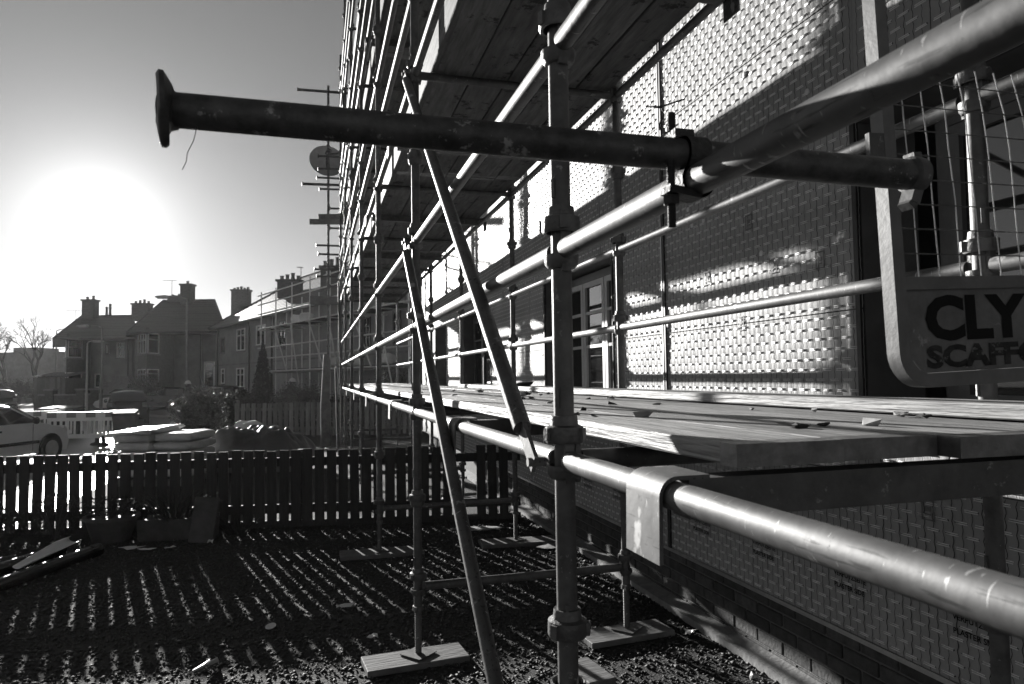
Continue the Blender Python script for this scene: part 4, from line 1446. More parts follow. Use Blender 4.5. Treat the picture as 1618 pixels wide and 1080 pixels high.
def car(label, nose, heading, paint, scale=1.0, prof=HATCH, zoff=RZ):
    """heading: unit vector; nose: ground point of the front bumper"""
    h = Vector((heading[0], heading[1], 0)).normalized()
    c = Vector((nose[0], nose[1], zoff)) - h*1.95*scale
    t = thing('parked_car', label, 'car', c, (0, 0, math.atan2(h.y, h.x)))
    t.scale = (scale,)*3
    def hw(x, z):
        w = .82 if z < .86 else .82-(z-.86)*.36
        return w*(1-.10*max(0, (abs(x)-1.3)/.65)**2)
    n = len(prof)
    cols = 7
    vs = []; fs = []
    for k in range(cols):
        f = -1+2*k/(cols-1)
        for (x, z) in prof:
            e = (1-abs(f)**3*.04)
            vs.append((x*(1-.03*abs(f)**4), f*hw(x, z), z*e+.02*(1-abs(f)**2)*(z > .8)))
    for k in range(cols-1):
        for i_ in range(n):
            fs.append((k*n+i_, k*n+(i_+1) % n, (k+1)*n+(i_+1) % n, (k+1)*n+i_))
    fs += [tuple(range(n)), tuple(range(cols*n-1, (cols-1)*n-1, -1))]
    MB().add(vs, fs).build('body', paint, t, True, 50)
    def side_glass(pts, nm, mat, inset=.004):
        for s_ in (-1, 1):
            q = MB()
            v = [(x, s_*(hw(x, z)+inset), z*.962) for x, z in pts]
            q.add(v+[(a, b-s_*.01, c_) for a, b, c_ in v], [tuple(range(len(v))), tuple(range(2*len(v)-1, len(v)-1, -1))]+[(k, (k+1) % len(v), len(v)+(k+1) % len(v), len(v)+k) for k in range(len(v))])
            q.build(nm, mat, t, False)
    side_glass([(-.42, .98), (-.42, 1.40), (.20, 1.34), (.72, 1.05), (.70, .98)], 'front_window', GLASS)
    side_glass([(-1.25, 1.0), (-1.18, 1.36), (-.52, 1.40), (-.52, .98)], 'rear_window', GLASS)
    def cross_glass(a, b, nm):
        q = MB()
        (x0, z0), (x1, z1) = a, b
        nx, nz_ = (z1-z0), -(x1-x0)
        l_ = math.hypot(nx, nz_); nx, nz_ = nx/l_*.012, nz_/l_*.012
        if nx*(x0+x1) < 0: nx, nz_ = -nx, -nz_
        w0, w1 = hw(x0, z0)*.88, hw(x1, z1)*.86
        q.add([(x0+nx, -w0, z0+nz_+.02), (x0+nx, w0, z0+nz_+.02), (x1+nx, w1, z1+nz_+.02), (x1+nx, -w1, z1+nz_+.02), (x0, -w0, z0), (x0, w0, z0), (x1, w1, z1), (x1, -w1, z1)],
              [(0, 1, 2, 3), (4, 7, 6, 5), (0, 4, 5, 1), (1, 5, 6, 2), (2, 6, 7, 3), (3, 7, 4, 0)])
        q.build(nm, GLASS, t, False)
    cross_glass((.93, 1.0), (.34, 1.335), 'windscreen')
    cross_glass((-1.78, .99), (-1.55, 1.31), 'rear_screen')
    for sx_ in (1.22, -1.22):
        for s_ in (-1, 1):
            MB().lathe([(.10, -.085), (.27, -.09), (.30, -.06), (.30, .06), (.27, .09), (.10, .085)], (sx_, s_*.75, .30), 24, 'y').build('tyre', RUBBER, t)
            MB().lathe([(.03, -.01), (.14, .0), (.195, .012), (.2, -.02)], (sx_, s_*.835, .30), 18, 'y').build('wheel_rim', CHROME, t)
            MB().lathe([(.345, -.02), (.345, .008), (.30, .008), (.30, -.02)], (sx_, s_*.815, .32), 24, 'y').build('wheel_arch', RUBBER, t)
    for s_ in (-1, 1):
        MB().lathe([(.02, -.05), (.075, -.03), (.085, .02), (.05, .05)], (.62, s_*.93, 1.0), 12, 'x').build('wing_mirror', RUBBER if paint is CARW else paint, t)
        MB().bar((-.38, s_*.835, .80), (-.22, s_*.835, .80), .02, .04).build('door_handle', RUBBER, t)
        MB().bar((-1.5, s_*.825, .5), (.85, s_*.825, .5), .02, .07).build('rubbing_strip', RUBBER, t)
        MB().bar((-1.92, s_*.66, .78), (-1.78, s_*.66, .95), .2, .07).build('tail_light', BARR_R, t)
        MB().bar((1.80, s_*.62, .66), (1.66, s_*.64, .78), .26, .1).build('headlight', LIGHTGLASS, t)
        MB().box(-.475, -.465, s_*.822-.004, s_*.822+.004, .3, .95).build('door_seam', RUBBER, t, False)
        MB().box(.66, .67, s_*.822-.004, s_*.822+.004, .3, .92).build('door_seam', RUBBER, t, False)
    MB().box(-1.985, -1.945, -.26, .26, .52, .64).build('number_plate', FRAME_W, t, False)
    return t


HF = Vector((_fw[0], _fw[1], 0)).normalized(); HR = Vector((_r[0], _r[1], 0))
p = at_depth(68, 690, 17.4)
car('pale silver hatchback parked behind the fence at the left edge', (p.x, p.y), HR*math.cos(R(84))+HF*math.sin(R(84)), CARW)
p = at_depth(205, 650, 33)
car('dark hatchback seen from behind on the road', (p.x, p.y), HF*.87-HR*.45, CARD)
p = at_depth(-8, 640, 44.5)
car('dark hatchback parked further back at the left edge', (p.x, p.y), HF*.75-HR*.66, CARD)
p = at_depth(-42, 640, 46)
car('pale car roof behind the dark hatchback at the left edge', (p.x, p.y), HF*.75-HR*.66, CARW)
p = at_depth(262, 640, 36.0)
car('dark saloon parked behind the big bush', (p.x, p.y), HR*-.85-HF*.5, CARD, 1.08)
p = at_depth(195, 640, 44)
car('dark car in front of the middle house bay', (p.x, p.y), HR*-.9-HF*.35, CARD)
p = at_depth(158, 640, 43.5)
car('pale car facing the camera by the garden wall', (p.x, p.y), HR*-.3-HF*.95, CARW)

# plastic pedestrian barriers
def barrier(label, c, ang, w=2.0):
    t = thing('road_barrier', label, 'barrier', c, (0, 0, ang))
    n = 7
    for k in range(n):
        a = -w/2+w*k/n; b = a+w/n
        MB().box(a+.002, b-.002, -.03, .03, .84, 1.0).build('stripe_block', BARR_W if k % 2 else BARR_R, t, False)
    m = MB().box(-w/2, w/2, -.02, .02, .24, .36).box(-w/2, w/2, -.02, .02, .74, .84)
    nb = 10
    for k in range(nb+1):
        x = -w/2+.02+(w-.04)*k/nb
        m.box(x-.022, x+.022, -.018, .018, .36, .74)
    m.build('frame', BARR_W, t, False)
    for x in (-w*.33, w*.33):
        MB().prism([(-.26, 0), (.26, 0), (.22, .06), (.06, .10), (.05, .30), (-.05, .30), (-.06, .10), (-.22, .06)], x-.035, x+.035, lambda a, b, h: (h, a, b)).build('foot', RUBBER, t, False)
    return t
bang = math.atan2(HR.y, HR.x)
p = at_depth(128, 700, 20.2); barrier('striped plastic barrier standing across the road', (p.x, p.y, RZ), bang+R(4), 1.9)
p = at_depth(70, 700, 21.4); barrier('second striped barrier turned away behind the first', (p.x, p.y, RZ), bang+R(60), 1.6)
p = at_depth(178, 700, 21.0); barrier('third barrier turned away beside the wheeled bin', (p.x, p.y, RZ), bang+R(72), 1.6)
# wheeled bin and builders' bins
def wheelie(label, c, ang, mat=BIN, h=1.05, s=1):
    t = thing('wheelie_bin', label, 'bin', c, (0, 0, ang))
    t.scale = (s,)*3
    a0, a1 = .23, .29
    m = MB().add([(-a0, -a0, .08), (a0, -a0, .08), (a0, a0, .08), (-a0, a0, .08), (-a1, -a1*1.1, .94), (a1, -a1*1.1, .94), (a1, a1*1.25, .94), (-a1, a1*1.25, .94)],
                 [(0, 3, 2, 1), (4, 5, 6, 7), (0, 1, 5, 4), (1, 2, 6, 5), (2, 3, 7, 6), (3, 0, 4, 7)])
    m.build('bin_body', mat, t, False)
    MB().add([(-.31, -.35, .945), (.31, -.35, .945), (.31, .39, .985), (-.31, .39, .985), (-.27, -.3, 1.0), (.27, -.3, 1.0), (.27, .3, 1.06), (-.27, .3, 1.06)],
             [(0, 3, 2, 1), (4, 5, 6, 7), (0, 1, 5, 4), (1, 2, 6, 5), (2, 3, 7, 6), (3, 0, 4, 7)]).build('lid', mat, t, False)
    MB().tube((-.24, .42, .97), (.24, .42, .97), .016, 8).build('handle', mat, t)
    for s_ in (-1, 1):
        MB().lathe([(.02, -.02), (.1, -.025), (.1, .025), (.02, .02)], (s_*.25, .24, .1), 16, 'x').build('wheel', RUBBER, t)
p = at_depth(198, 690, 19.6); wheelie('tall dark wheeled bin right of the striped barrier', (p.x, p.y, RZ), bang+R(20))
p = at_depth(82, 690, 23.6); wheelie('dark wheeled bin behind the barrier, left one', (p.x, p.y, RZ), bang-R(10), BIN)
p = at_depth(112, 690, 23.6); wheelie('dark wheeled bin behind the barrier, right one', (p.x, p.y, RZ), bang+R(12), BIN)
# ------------------------------------------------------------------ houses across the street
def hor(px):
    return 594.2+(809-px)*.0131
def loc(px, py, D):
    """point at horizontal depth D: lateral from the pixel column, height from the pixel row"""
    q = HF*D + HR*((px-809)/F_PX*D)
    return Vector((q.x, q.y, CAMZ+(hor(px)-py)/F_PX*D))
def U(px, D): return (px-809)/F_PX*D
def Zp(px, py, D): return CAMZ+(hor(px)-py)/F_PX*D
def hp(u, v, z): return Vector((HF.x*v+HR.x*u, HF.y*v+HR.y*u, z))


def prism_plan(plan, z0, z1):
    m = MB(); n = len(plan)
    m.add([tuple(hp(u, v, z0)) for u, v in plan]+[tuple(hp(u, v, z1)) for u, v in plan],
          [(k, (k+1) % n, n+(k+1) % n, n+k) for k in range(n)]+[tuple(range(n-1, -1, -1)), tuple(range(n, 2*n))])
    return m


def wall_window(parent, A, B, t0, t1, z0, z1, cols=2, transom=.3, fmat=FRAME_W, proud=.03, fw=.07, sill=True):
    """window on the wall from plan point A to B (world XY); outward is to the right-hand side seen from A to B... towards the camera"""
    A = Vector((A.x, A.y, 0)); B = Vector((B.x, B.y, 0))
    d = (B-A); L_ = d.length; d.normalize()
    nrm = Vector((d.y, -d.x, 0))
    if nrm.dot(HF) > 0: nrm = -nrm
    a = A+d*(L_*t0); b = A+d*(L_*t1); w = (b-a).length
    up = Vector((0, 0, 1))
    m = MB()
    e = nrm*proud
    def hbar(z, th, s0=0, s1=1, dep=.06):
        m.bar(a.lerp(b, s0)+e+up*z, a.lerp(b, s1)+e+up*z, dep, th)
    def vbar(s, th, za, zb, dep=.06):
        q = a.lerp(b, s)+e
        m.bar(q+up*za, q+up*zb, dep, th, d.cross(up).cross(up)*-1)
    hbar(z0+fw/2, fw); hbar(z1-fw/2, fw)
    for k in range(cols+1):
        s = (k/cols)
        s = min(max(s, fw/2/w), 1-fw/2/w)
        q = a.lerp(b, s)+e
        m.bar(q+up*z0, q+up*z1, fw, .058, nrm)
    zt_ = z1-(z1-z0)*transom if transom else None
    if zt_: hbar(zt_, fw*.8)
    o = m.build('window', fmat, parent, False)
    o.matrix_parent_inverse = Matrix.Translation(parent.location).inverted()
    zs_ = [z0+fw, z1-fw] if not zt_ else [z0+fw, zt_-fw*.4, zt_+fw*.4, z1-fw]
    for za, zb in zip(zs_[::2], zs_[1::2]):
        for k in range(cols):
            g0 = a.lerp(b, k/cols)+d*fw*.4+nrm*(proud-.02); g1 = a.lerp(b, (k+1)/cols)-d*fw*.4+nrm*(proud-.02)
            pn = MB().bar(g0+up*((za+zb)/2), g1+up*((za+zb)/2), .012, zb-za).build('pane', GLASS, o, False)
    if sill:
        s_ = MB().bar(a-d*.06+nrm*.07+up*(z0-.05), b+d*.06+nrm*.07+up*(z0-.05), .16, .08).build('sill', CONC, o, False)
    return o


def part(parent, m, name, mat, smooth=False):
    o = m.build(name, mat, parent, smooth)
    o.matrix_parent_inverse = Matrix.Translation(parent.location).inverted()
    return o


def chimney(parent, px0, px1, ytop, ybot, D, npots, pot_h=.35, depth=.7, pmat=POT):
    u0, u1 = U(px0, D), U(px1, D); pm = (px0+px1)/2
    z0, z1 = Zp(pm, ybot, D), Zp(pm, ytop, D)
    m = prism_plan([(u0, D), (u1, D), (u1, D+depth), (u0, D+depth)], z0, z1-.12)
    s = part(parent, m, 'chimney', CHIM)
    cap = prism_plan([(u0-.07, D-.07), (u1+.07, D-.07), (u1+.07, D+depth+.07), (u0-.07, D+depth+.07)], z1-.12, z1)
    cp_ = cap.build('cap', CHIM, s, False)
    for k in range(npots):
        u = u0+(u1-u0)*(k+.5)/npots
        q = hp(u, D+depth/2, z1)
        hh_ = pot_h*(1+.25*((k*7) % 3-1))
        MB().lathe([(.11, 0), (.09, hh_*.5), (.1, hh_*.9), (.12, hh_), (.07, hh_)], q, 10).build('pot', pmat, s)


def aerial(parent, px, ybot, ytop, D, w=.9):
    a = loc(px, ybot, D); b = loc(px, ytop, D)
    m = MB().tube(a, b, .018, 6)
    m.bar(b+HR*-w*.7, b+HR*w*.3, .02, .02)
    for k in range(6):
        c = b+HR*(w*(.3-k/5*.9)); m.tube(c+HF*.18, c-HF*.18, .008, 4)
    part(parent, m, 'aerial', GUTTER)


# left house
HA = thing('corner_house', 'rendered house with two-storey bay at the left end of the row', 'house', loc(150, 600, 50)*1.0)
HA.location.z = RZ
DA = 50
ez = Zp(150, 531, DA)
part(HA, prism_plan([(U(118, DA), DA), (U(208, DA), DA), (U(208, DA), DA+8), (U(118, DA), DA+8)], RZ, ez), 'wall', RENDER)
bayA = [(U(96, 48), 50.5), (U(95, 48), 48.6), (U(107.5, 47.4), 47.2), (U(121, 48), 48.6), (U(121, 48.5), 50.4)]
part(HA, prism_plan(bayA, RZ, ez), 'bay_wall', HBRICK)
def hip(parent, x0, x1, yl, d0, d1, r0, r1, yr, dr, ov_z=0):
    zE = Zp((x0+x1)/2, yl, d0); zR = Zp((r0+r1)/2, yr, dr)
    A = hp(U(x0, d0), d0, zE); B = hp(U(x1, d0), d0, zE); C = hp(U(x1, d1), d1, zE); D_ = hp(U(x0, d1), d1, zE)
    E_ = hp(U(r0, dr), dr, zR); F_ = hp(U(r1, dr), dr, zR)
    m = MB().add([tuple(p) for p in (A, B, C, D_, E_, F_)], [(0, 1, 5, 4), (1, 2, 5), (2, 3, 4, 5), (3, 0, 4), (3, 2, 1, 0)])
    r_ = part(parent, m, 'roof', SLATE)
    gt = MB()
    for a, b in ((A, B), (B, C), (D_, A)):
        gt.bar(a+Vector((0, 0, -.06)), b+Vector((0, 0, -.06)), .1, .12)
    g_ = gt.build('gutter', GUTTER, r_, False)
    rd = MB().tube(E_, F_, .09, 6).tube(A, E_, .07, 6).tube(B, F_, .07, 6)
    rd.build('ridge_tiles', SLATE, r_, False)
    # slate courses as real steps on the front slope
    for k in range(1, 13):
        t_ = k/13
        a = A.lerp(E_, t_); b = B.lerp(F_, t_)
        nrm = (B-A).cross(E_-A).normalized()
        if nrm.z < 0: nrm = -nrm
        MB().bar(a+nrm*.012, b+nrm*.012, .10, .02, nrm).build('slate_course', SLATE, r_, False)
    return r_
hip(HA, 83, 216, 533, 46.6, 59, 126, 208, 499, 53)
wA = [hp(u, v, 0) for u, v in bayA]
for (z0, z1, tr_) in ((Zp(108, 565, 48), Zp(108, 537, 48), .42), (Zp(108, 616, 48), Zp(108, 588, 48), .36)):
    wall_window(HA, wA[1], wA[2], .06, .95, z0, z1, 2, tr_)
    wall_window(HA, wA[2], wA[3], .05, .95, z0, z1, 1, tr_)
fa, fb = hp(U(118, DA), DA, 0), hp(U(208, DA), DA, 0)
tt = lambda px: (px-118)/90
wall_window(HA, fa, fb, tt(166.5), tt(172), Zp(170, 559, DA), Zp(170, 543, DA), 1, 0, FRAME_D)
wall_window(HA, fa, fb, tt(184), tt(197), Zp(190, 565, DA), Zp(190, 540, DA), 3, .35)
wall_window(HA, fa, fb, tt(150), tt(160), Zp(170, 612, DA), Zp(170, 590, DA), 1, 0, FRAME_W)
chimney(HA, 127, 146, 472, 512, 52, 2, .3)
chimney(HA, 160, 171, 497, 505, 54, 2, .9)
chimney(HA, 206, 233, 478, 506, 54, 4, .25)
aerial(HA, 118, 508, 490, 51, 1.1); aerial(HA, 173, 498, 486, 54, .4)

# middle house
HB = thing('bay_fronted_house', 'dark rendered house with bright bay window in the middle of the row', 'house', loc(270, 600, 48))
HB.location.z = RZ
DB = 48
ez = Zp(260, 522, DB)
part(HB, prism_plan([(U(208, DB)+.02, DB+.3), (U(346, DB), DB), (U(346, DB), DB+9), (U(208, DB)+.02, DB+9)], RZ, ez), 'wall', RENDER2)
bayB = [(U(213, 46), 48.4), (U(212.5, 46), 46.4), (U(231, 45), 45.0), (U(246, 46), 46.4), (U(262, 47), 48.2)]
part(HB, prism_plan(bayB, RZ, ez), 'bay_wall', HBRICK)
hip(HB, 199, 356, 523, 44.6, 58, 256, 338, 474, 51)
wB = [hp(u, v, 0) for u, v in bayB]
for (z0, z1) in ((Zp(230, 559, 46), Zp(230, 527, 46)), (Zp(230, 607, 46), Zp(230, 583, 46))):
    wall_window(HB, wB[1], wB[2], .04, .97, z0, z1, 3, .34)
    wall_window(HB, wB[2], wB[3], .05, .95, z0, z1, 1, .3)
fa, fb = hp(U(208, DB), DB+.3, 0), hp(U(346, DB), DB, 0)
dr = wall_window(HB, fa, fb, (322-208)/138, (339-208)/138, RZ+.1, Zp(330, 571, DB), 1, .0, FRAME_W, sill=False)
chimney(HB, 283, 300, 447, 492, 50, 1, .3)
chimney(HB, 263, 283, 466, 490, 50.6, 2, .15)
chimney(HB, 364, 391, 456, 500, 54, 5, .2)
aerial(HB, 270, 467, 442, 50.6, 1.0)

# scaffolded house on the right: its front recedes to the left
CA = Vector((-6.21, 48.58, 0)); CB = Vector((4.6, 21.2+.0, 0))
ca = (CB-CA).normalized(); cn_ = Vector((-ca.y, ca.x, 0))
if cn_.x < 0: cn_ = -cn_
HC = thing('slate_roofed_house', 'long rendered house with sunlit slate roof behind the small scaffold', 'house', CA.lerp(CB, .5)+Vector((0, 0, RZ)))
CL = (CB-CA).length
cz = 4.95
q0, q1, q2, q3 = CA, CB, CB+cn_*8.5, CA+cn_*8.5
m = MB().add([(p.x, p.y, z_) for z_ in (RZ, cz) for p in (q0, q1, q2, q3)], [(0, 1, 5, 4), (1, 2, 6, 5), (2, 3, 7, 6), (3, 0, 4, 7), (4, 5, 6, 7)])
part(HC, m, 'wall', RENDER)
o0, o1, o2, o3 = CA-ca*.4-cn_*.4, CB+ca*.4-cn_*.4, CB+ca*.4+cn_*8.9, CA-ca*.4+cn_*8.9
r0, r1 = CA+ca*4.0+cn_*4.2, CB-ca*.5+cn_*4.2
zr = 8.1
m = MB().add([(p.x, p.y, z_) for p, z_ in ((o0, cz), (o1, cz), (o2, cz), (o3, cz), (r0, zr), (r1, zr))], [(0, 1, 5, 4), (1, 2, 5), (2, 3, 4, 5), (3, 0, 4), (3, 2, 1, 0)])
rC = part(HC, m, 'roof', SLATE)
for k in range(1, 22):
    t_ = k/22
    a = Vector((o0.x, o0.y, cz)).lerp(Vector((r0.x, r0.y, zr)), t_); b = Vector((o1.x, o1.y, cz)).lerp(Vector((r1.x, r1.y, zr)), t_)
    nn = (b-a).cross(Vector((r0.x, r0.y, zr))-Vector((o0.x, o0.y, cz))).normalized()
    if nn.z < 0: nn = -nn
    MB().bar(a+nn*.008, b+nn*.008, .08, .014, nn).build('slate_course', SLATE, rC, False)
MB().bar((o0.x, o0.y, cz-.06), (o1.x, o1.y, cz-.06), .12, .12).build('gutter', GUTTER, rC, False)
MB().tube((r0.x, r0.y, zr), (r1.x, r1.y, zr), .1, 6).tube((o0.x, o0.y, cz), (r0.x, r0.y, zr), .08, 6).build('ridge_tiles', SLATE, rC, False)


def c_at(px):
    """distance along the facade of the point seen at this pixel column"""
    v = HF*F_PX+HR*(px-809)
    # CA + ca*s = v*k
    den = v.x*ca.y-v.y*ca.x
    k = (CA.x*ca.y-CA.y*ca.x)/den
    P_ = v*k
    return (P_-CA).dot(ca), (P_.dot(HF))
for (x0, x1, y0, y1, cols, tr_, fm) in ((349, 355, 533, 557, 1, 0, FRAME_D), (374, 387, 519, 554, 2, .3, FRAME_W), (405, 419, 513, 545, 2, 0, FRAME_W), (441, 452, 506, 550, 2, 0, FRAME_D),
                                       (350, 355, 582, 606, 1, .3, FRAME_W), (374, 386, 581, 612, 2, .35, FRAME_W), (622, 634, 490, 545, 2, .3, FRAME_D), (575, 586, 500, 550, 2, .3, FRAME_D)):
    s0, d0 = c_at(x0); s1, d1 = c_at(x1); d = (d0+d1)/2
    wall_window(HC, CA, CB, s0/CL, s1/CL, Zp(x0, y1, d), Zp(x0, y0, d), cols, tr_, fm, proud=-.05 if False else .02)
chimney(HC, 437, 472, 440, 470, c_at(440)[1]+1.5, 4, .3)
chimney(HC, 506, 545, 418, 470, c_at(520)[1]+2.5, 4, .35)
aerial(HC, 475, 445, 421, c_at(450)[1]+2, .3)
# narrow moulding band
MB_ = MB().bar(CA-cn_*.03+Vector((0, 0, 2.55)), CB-cn_*.03+Vector((0, 0, 2.55)), .06, .08)
part(HC, MB_, 'string_course', RENDER2)

# small scaffold along that house
fs_ = thing('far_scaffold', 'small light scaffold along the front of the slate-roofed house', 'scaffold', CA.lerp(CB, .6)+Vector((0, 0, RZ)))
def fpart(m, nm, mat):
    return part(fs_, m, nm, mat, True)
sA = c_at(452)[0]+1.0; sB = CL-1.0
npos = 8
for k in range(npos):
    s_ = sA+(sB-sA)*k/(npos-1)
    for off in (.35, 1.55):
        p = CA+ca*s_-cn_*off
        fpart(MB().tube((p.x, p.y, RZ), (p.x, p.y, 5.75 if off > 1 else 5.4), .028, 6), 'standard', GALV_FAR)
    for zt_ in (2.0, 4.0):
        a, b = CA+ca*s_-cn_*.2, CA+ca*s_-cn_*1.75
        fpart(MB().tube((a.x, a.y, zt_-.06), (b.x, b.y, zt_-.06), .028, 6), 'transom', GALV_FAR)
for zt_ in (.6, 2.0, 2.6, 3.1, 4.0, 4.7, 5.15, 5.6):
    a, b = CA+ca*(sA-.4)-cn_*1.58, CA+ca*(sB+.4)-cn_*1.58
    fpart(MB().tube((a.x, a.y, zt_), (b.x, b.y, zt_), .03, 8), 'ledger', GALV_FAR)
for zt_ in (2.06, 4.06):
    for j in range(4):
        a, b = CA+ca*(sA-.3)-cn_*(.5+.24*j), CA+ca*(sB+.3)-cn_*(.5+.24*j)
        fpart(MB().bar((a.x, a.y, zt_), (b.x, b.y, zt_), .225, .04), 'board', BOARD)
for k in range(npos-1):
    s_ = sA+(sB-sA)*k/(npos-1)
    a, b = CA+ca*s_-cn_*1.62, CA+ca*(s_+1.6)-cn_*1.62
    fpart(MB().tube((a.x, a.y, 4.0), (b.x, b.y, 2.0 if k % 2 else .0), .026, 6), 'brace', GALV_FAR)
for n_, (s_, zt_) in enumerate(((sA+3, 4.09), (sA+4.1, 4.09), (sA+7, 2.09), (sA+9, 2.09), (sA+11.5, 2.09))):
    p = CA+ca*s_-cn_*.9
    o = obj('material_bag', pillow('material_bag', .55, .4, .38, PLASTIC_W, 300+n_, .08), None, (p.x, p.y, zt_), (0, 0, n_))
    tag(o, f'white bag on the small scaffold of the far house, {["upper deck, left", "upper deck, right", "lower deck, left", "lower deck, middle", "lower deck, right"][n_]}', 'bag', 'bags on the far scaffold')

def downpipe(parent, px, D, ztop, off=.12):
    q = hp(U(px, D), D-off, 0)
    part(parent, MB().tube((q.x, q.y, RZ), (q.x, q.y, ztop), .05, 8), 'downpipe', GUTTER, True)
downpipe(HA, 125, DA, 4.8); downpipe(HA, 203, DA, 4.8); downpipe(HB, 268, DB+.15, 5.0); downpipe(HB, 318, DB+.1, 5.0)
for px in (346, 396, 432):
    s_, d_ = c_at(px)
    q = CA+ca*s_-cn_*.1
    part(HC, MB().tube((q.x, q.y, RZ), (q.x, q.y, cz-.1), .05, 8), 'downpipe', GUTTER, True)
# garden walls, shed and gate piers in front of the houses
w_ = thing('garden_wall', 'low garden wall with piers in front of the left house', 'garden wall', loc(130, 640, 44))
w_.location.z = RZ
part(w_, prism_plan([(U(62, 44), 44), (U(205, 44), 44), (U(205, 44), 44.25), (U(62, 44), 44.25)], RZ, .78), 'wall', HBRICK)
part(w_, prism_plan([(U(61, 44), 43.95), (U(206, 44), 43.95), (U(206, 44), 44.3), (U(61, 44), 44.3)], .78, .88), 'coping', CONC)
for px in (78, 127, 150, 203):
    pr = part(w_, prism_plan([(U(px, 43.9)-.25, 43.85), (U(px, 43.9)+.25, 43.85), (U(px, 43.9)+.25, 44.35), (U(px, 43.9)-.25, 44.35)], RZ, 1.1), 'pier', HBRICK)
    prism_plan([(U(px, 43.9)-.3, 43.8), (U(px, 43.9)+.3, 43.8), (U(px, 43.9)+.3, 44.4), (U(px, 43.9)-.3, 44.4)], 1.1, 1.2).build('pier_cap', CONC, pr, False)
sh = thing('garden_shed', 'small timber shed with corrugated roof left of the corner house', 'shed', loc(72, 640, 46))
sh.location.z = RZ
for k in range(12):
    a, b = U(54, 46)+k*.17, U(54, 46)+k*.17+.16
    part(sh, prism_plan([(a, 46), (b, 46), (b, 46.03), (a, 46.03)], RZ, 1.95), 'plank', OLD_FENCE)
part(sh, prism_plan([(U(54, 46), 46.05), (U(54, 46)+2.05, 46.05), (U(54, 46)+2.05, 48), (U(54, 46), 48)], RZ, 1.9), 'shed_body', OLD_FENCE)
cr = MB(); vs = []; fs = []
for k in range(61):
    u = U(52, 46)+2.35*k/60; z_ = .05*math.sin(k*1.05)
    vs += [tuple(hp(u, 45.8, 1.98+z_)), tuple(hp(u, 48.2, 2.3+z_))]
for k in range(60): fs.append((2*k, 2*k+2, 2*k+3, 2*k+1))
part(sh, cr.add(vs, fs), 'corrugated_roof', CONC)
bl_ = thing('block_stack', 'stack of pale building blocks in front of the left house', 'blocks', loc(185, 640, 45.5))
bl_.location.z = RZ
for k in range(11):
    for j in range(6):
        if j > 4 and not 3 <= k <= 6: continue
        if random.random() < .08: continue
        u = U(158, 45.5)+k*.27
        part(bl_, prism_plan([(u, 45.4), (u+.26, 45.4), (u+.26, 45.9), (u, 45.9)], RZ+j*.37, RZ+j*.37+.36), 'block', CONC)

# street lamps
def lamp(label, px, ybase, ytop, D, arm, pale=False):
    b = loc(px, ybase, D); zt_ = Zp(px, ytop, D)
    t = thing('street_lamp', label, 'street lamp', (b.x, b.y, RZ), (0, 0, bang))
    H_ = zt_-RZ
    mt = LAMPW if pale else LAMPGREY
    MB().tube((0, 0, 0), (0, 0, 1.2), .09, 10).tube((0, 0, 1.2), (0, 0, H_-.2), .06, 10, .045).build('column', mt, t)
    MB().path([(0, 0, H_-.25), (0, 0, H_-.05), (arm*.35, 0, H_+.05), (arm, 0, H_+.1)], .035, 8).build('arm', mt, t)
    h = MB()
    s_ = 1 if arm > 0 else -1
    V = [(arm, .1), (arm+s_*.15, .15), (arm+s_*.6, .12), (arm+s_*.7, .05), (arm+s_*.1, .02)]
    h.prism([(a, H_+b_) for a, b_ in V], -.12, .12, lambda a, b_, q: (a, q, b_)).build('lantern', LAMPW, t)
    MB().box(min(arm+s_*.12, arm+s_*.58), max(arm+s_*.12, arm+s_*.58), -.1, .1, H_-.02, H_+.03).build('lamp_bowl', LIGHTGLASS, t, False)
lamp('tall street lamp in front of the middle house', 294, 640, 470, 34, -.85)
lamp('street lamp left of the middle of the row, in front of the left house', 160, 640, 516, 41, -.75)
lamp('thin street lamp at the far left of the row', 88, 620, 521, 52, .9)
lamp('short pale lamp post beside the corner house', 137, 640, 541, 43, .3, True)

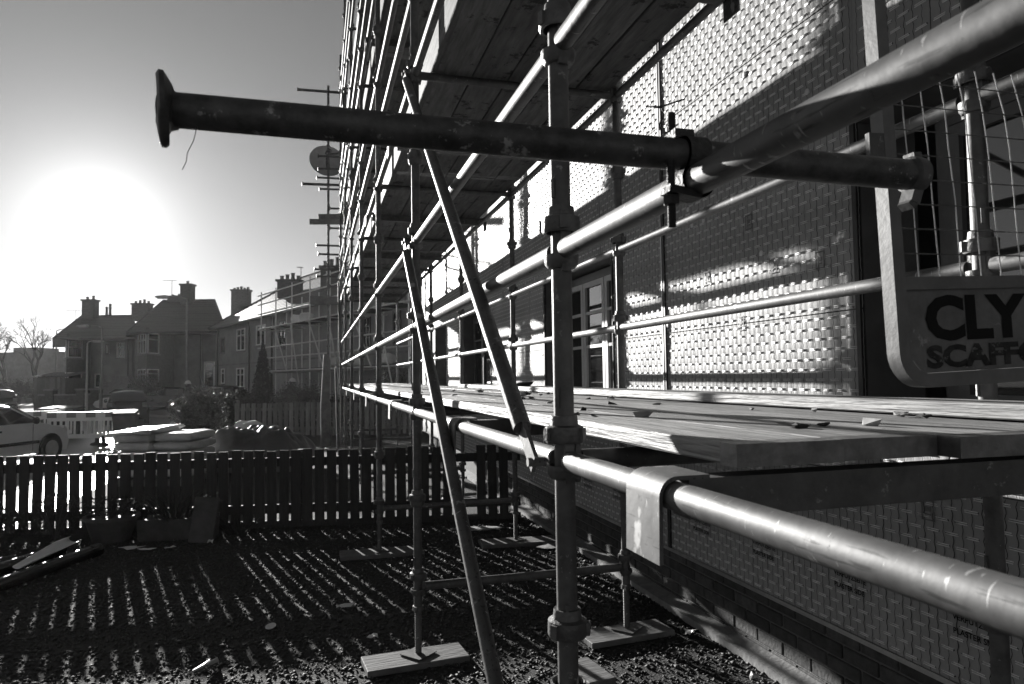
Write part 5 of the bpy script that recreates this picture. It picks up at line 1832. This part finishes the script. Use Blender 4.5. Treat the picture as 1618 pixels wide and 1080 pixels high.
# bare trees and far hedge at the left
def tree(label, loc_, h, seed, spread=1.0):
    rd = random.Random(seed)
    t = thing('bare_tree', label, 'tree', loc_, group='bare winter trees')
    m = MB()
    br = MB()
    def grow(p, d, l_, r_, depth):
        q = p+d*l_
        mid = p.lerp(q, .5)+Vector((rd.uniform(-1, 1), rd.uniform(-1, 1), rd.uniform(-.3, .6)))*l_*.08
        (m if depth < 1 else br).path([p, mid, q], r_, 5 if depth < 3 else 3, [r_, r_*.85, r_*.66])
        if depth >= 6: return
        for k in range(2 if depth < 1 else rd.choice((2, 3, 3))):
            a = rd.uniform(0, 6.28)
            tilt = rd.uniform(.25, .8)*spread
            s = d.orthogonal().normalized(); s2 = d.cross(s)
            nd = (d*math.cos(tilt)+(s*math.cos(a)+s2*math.sin(a))*math.sin(tilt)+Vector((0, 0, .1))).normalized()
            grow(q, nd, l_*rd.uniform(.62, .85), r_*.62, depth+1)
    grow(Vector((0, 0, 0)), Vector((rd.uniform(-.1, .1), 0, 1)).normalized(), h*.24, h*.028, 0)
    m.build('trunk', BARK, t); br.build('crown', BARK, t, False)
b = loc(10, 600, 72); tree('bare winter tree at the left edge', (b.x, b.y, RZ), 10.6, 3)
b = loc(58, 600, 70); tree('slender bare tree left of the corner house', (b.x, b.y, RZ), 9.4, 8, .85)
b = loc(-25, 600, 74); tree('bare tree half cut by the left edge', (b.x, b.y, RZ), 10.5, 21)
fh = thing('far_wall', 'long grey wall and flat roof behind the bare trees', 'wall', loc(40, 600, 88)); fh.location.z = RZ
part(fh, prism_plan([(U(-120, 88), 88), (U(100, 88), 88), (U(100, 88), 92), (U(-120, 88), 92)], RZ, Zp(40, 556, 88)), 'wall', RENDER2)
part(fh, prism_plan([(U(25, 88), 87.5), (U(60, 88), 87.5), (U(60, 88), 92), (U(25, 88), 92)], RZ, Zp(40, 549, 88)), 'tower_block', RENDER2)
for n_, px in enumerate((4, 30, 56, 80)):
    b = loc(px, 600, 60)
    bush('twiggy_hedge', ['twiggy hedge shrub at the left edge by the cars', 'twiggy hedge shrub under the bare trees', 'twiggy hedge shrub left of the shed', 'twiggy hedge shrub touching the corner house'][n_], (b.x, b.y, RZ), 1.4, .8, 2.6, 3500, .05, LEAF_D, cat='shrub')
b = loc(228, 600, 44)
bush('small_tree', 'small leafy shrub tree in front of the bright bay window', (b.x, b.y, RZ), 1.5, .9, 2.9, 2600, .06, LEAF, cat='shrub', low=.35)

# thin winter haze lit by the low sun
hzm = bpy.data.materials.new('haze_air')
hzm.use_nodes = True
hn = hzm.node_tree
hn.nodes.clear()
ho = hn.nodes.new('ShaderNodeOutputMaterial')
hv = hn.nodes.new('ShaderNodeVolumePrincipled')
hv.inputs['Color'].default_value = (.95, .95, .95, 1)
hv.inputs['Density'].default_value = .00015
hv.inputs['Anisotropy'].default_value = .55
hn.links.new(hv.outputs[0], ho.inputs['Volume'])
hz = MB().box(-310, 310, -70, 430, -1.4, 13.0).build('haze', hzm, None, False)
hz['kind'] = 'stuff'
tag(hz, 'thin bright winter haze over the whole street', 'haze')
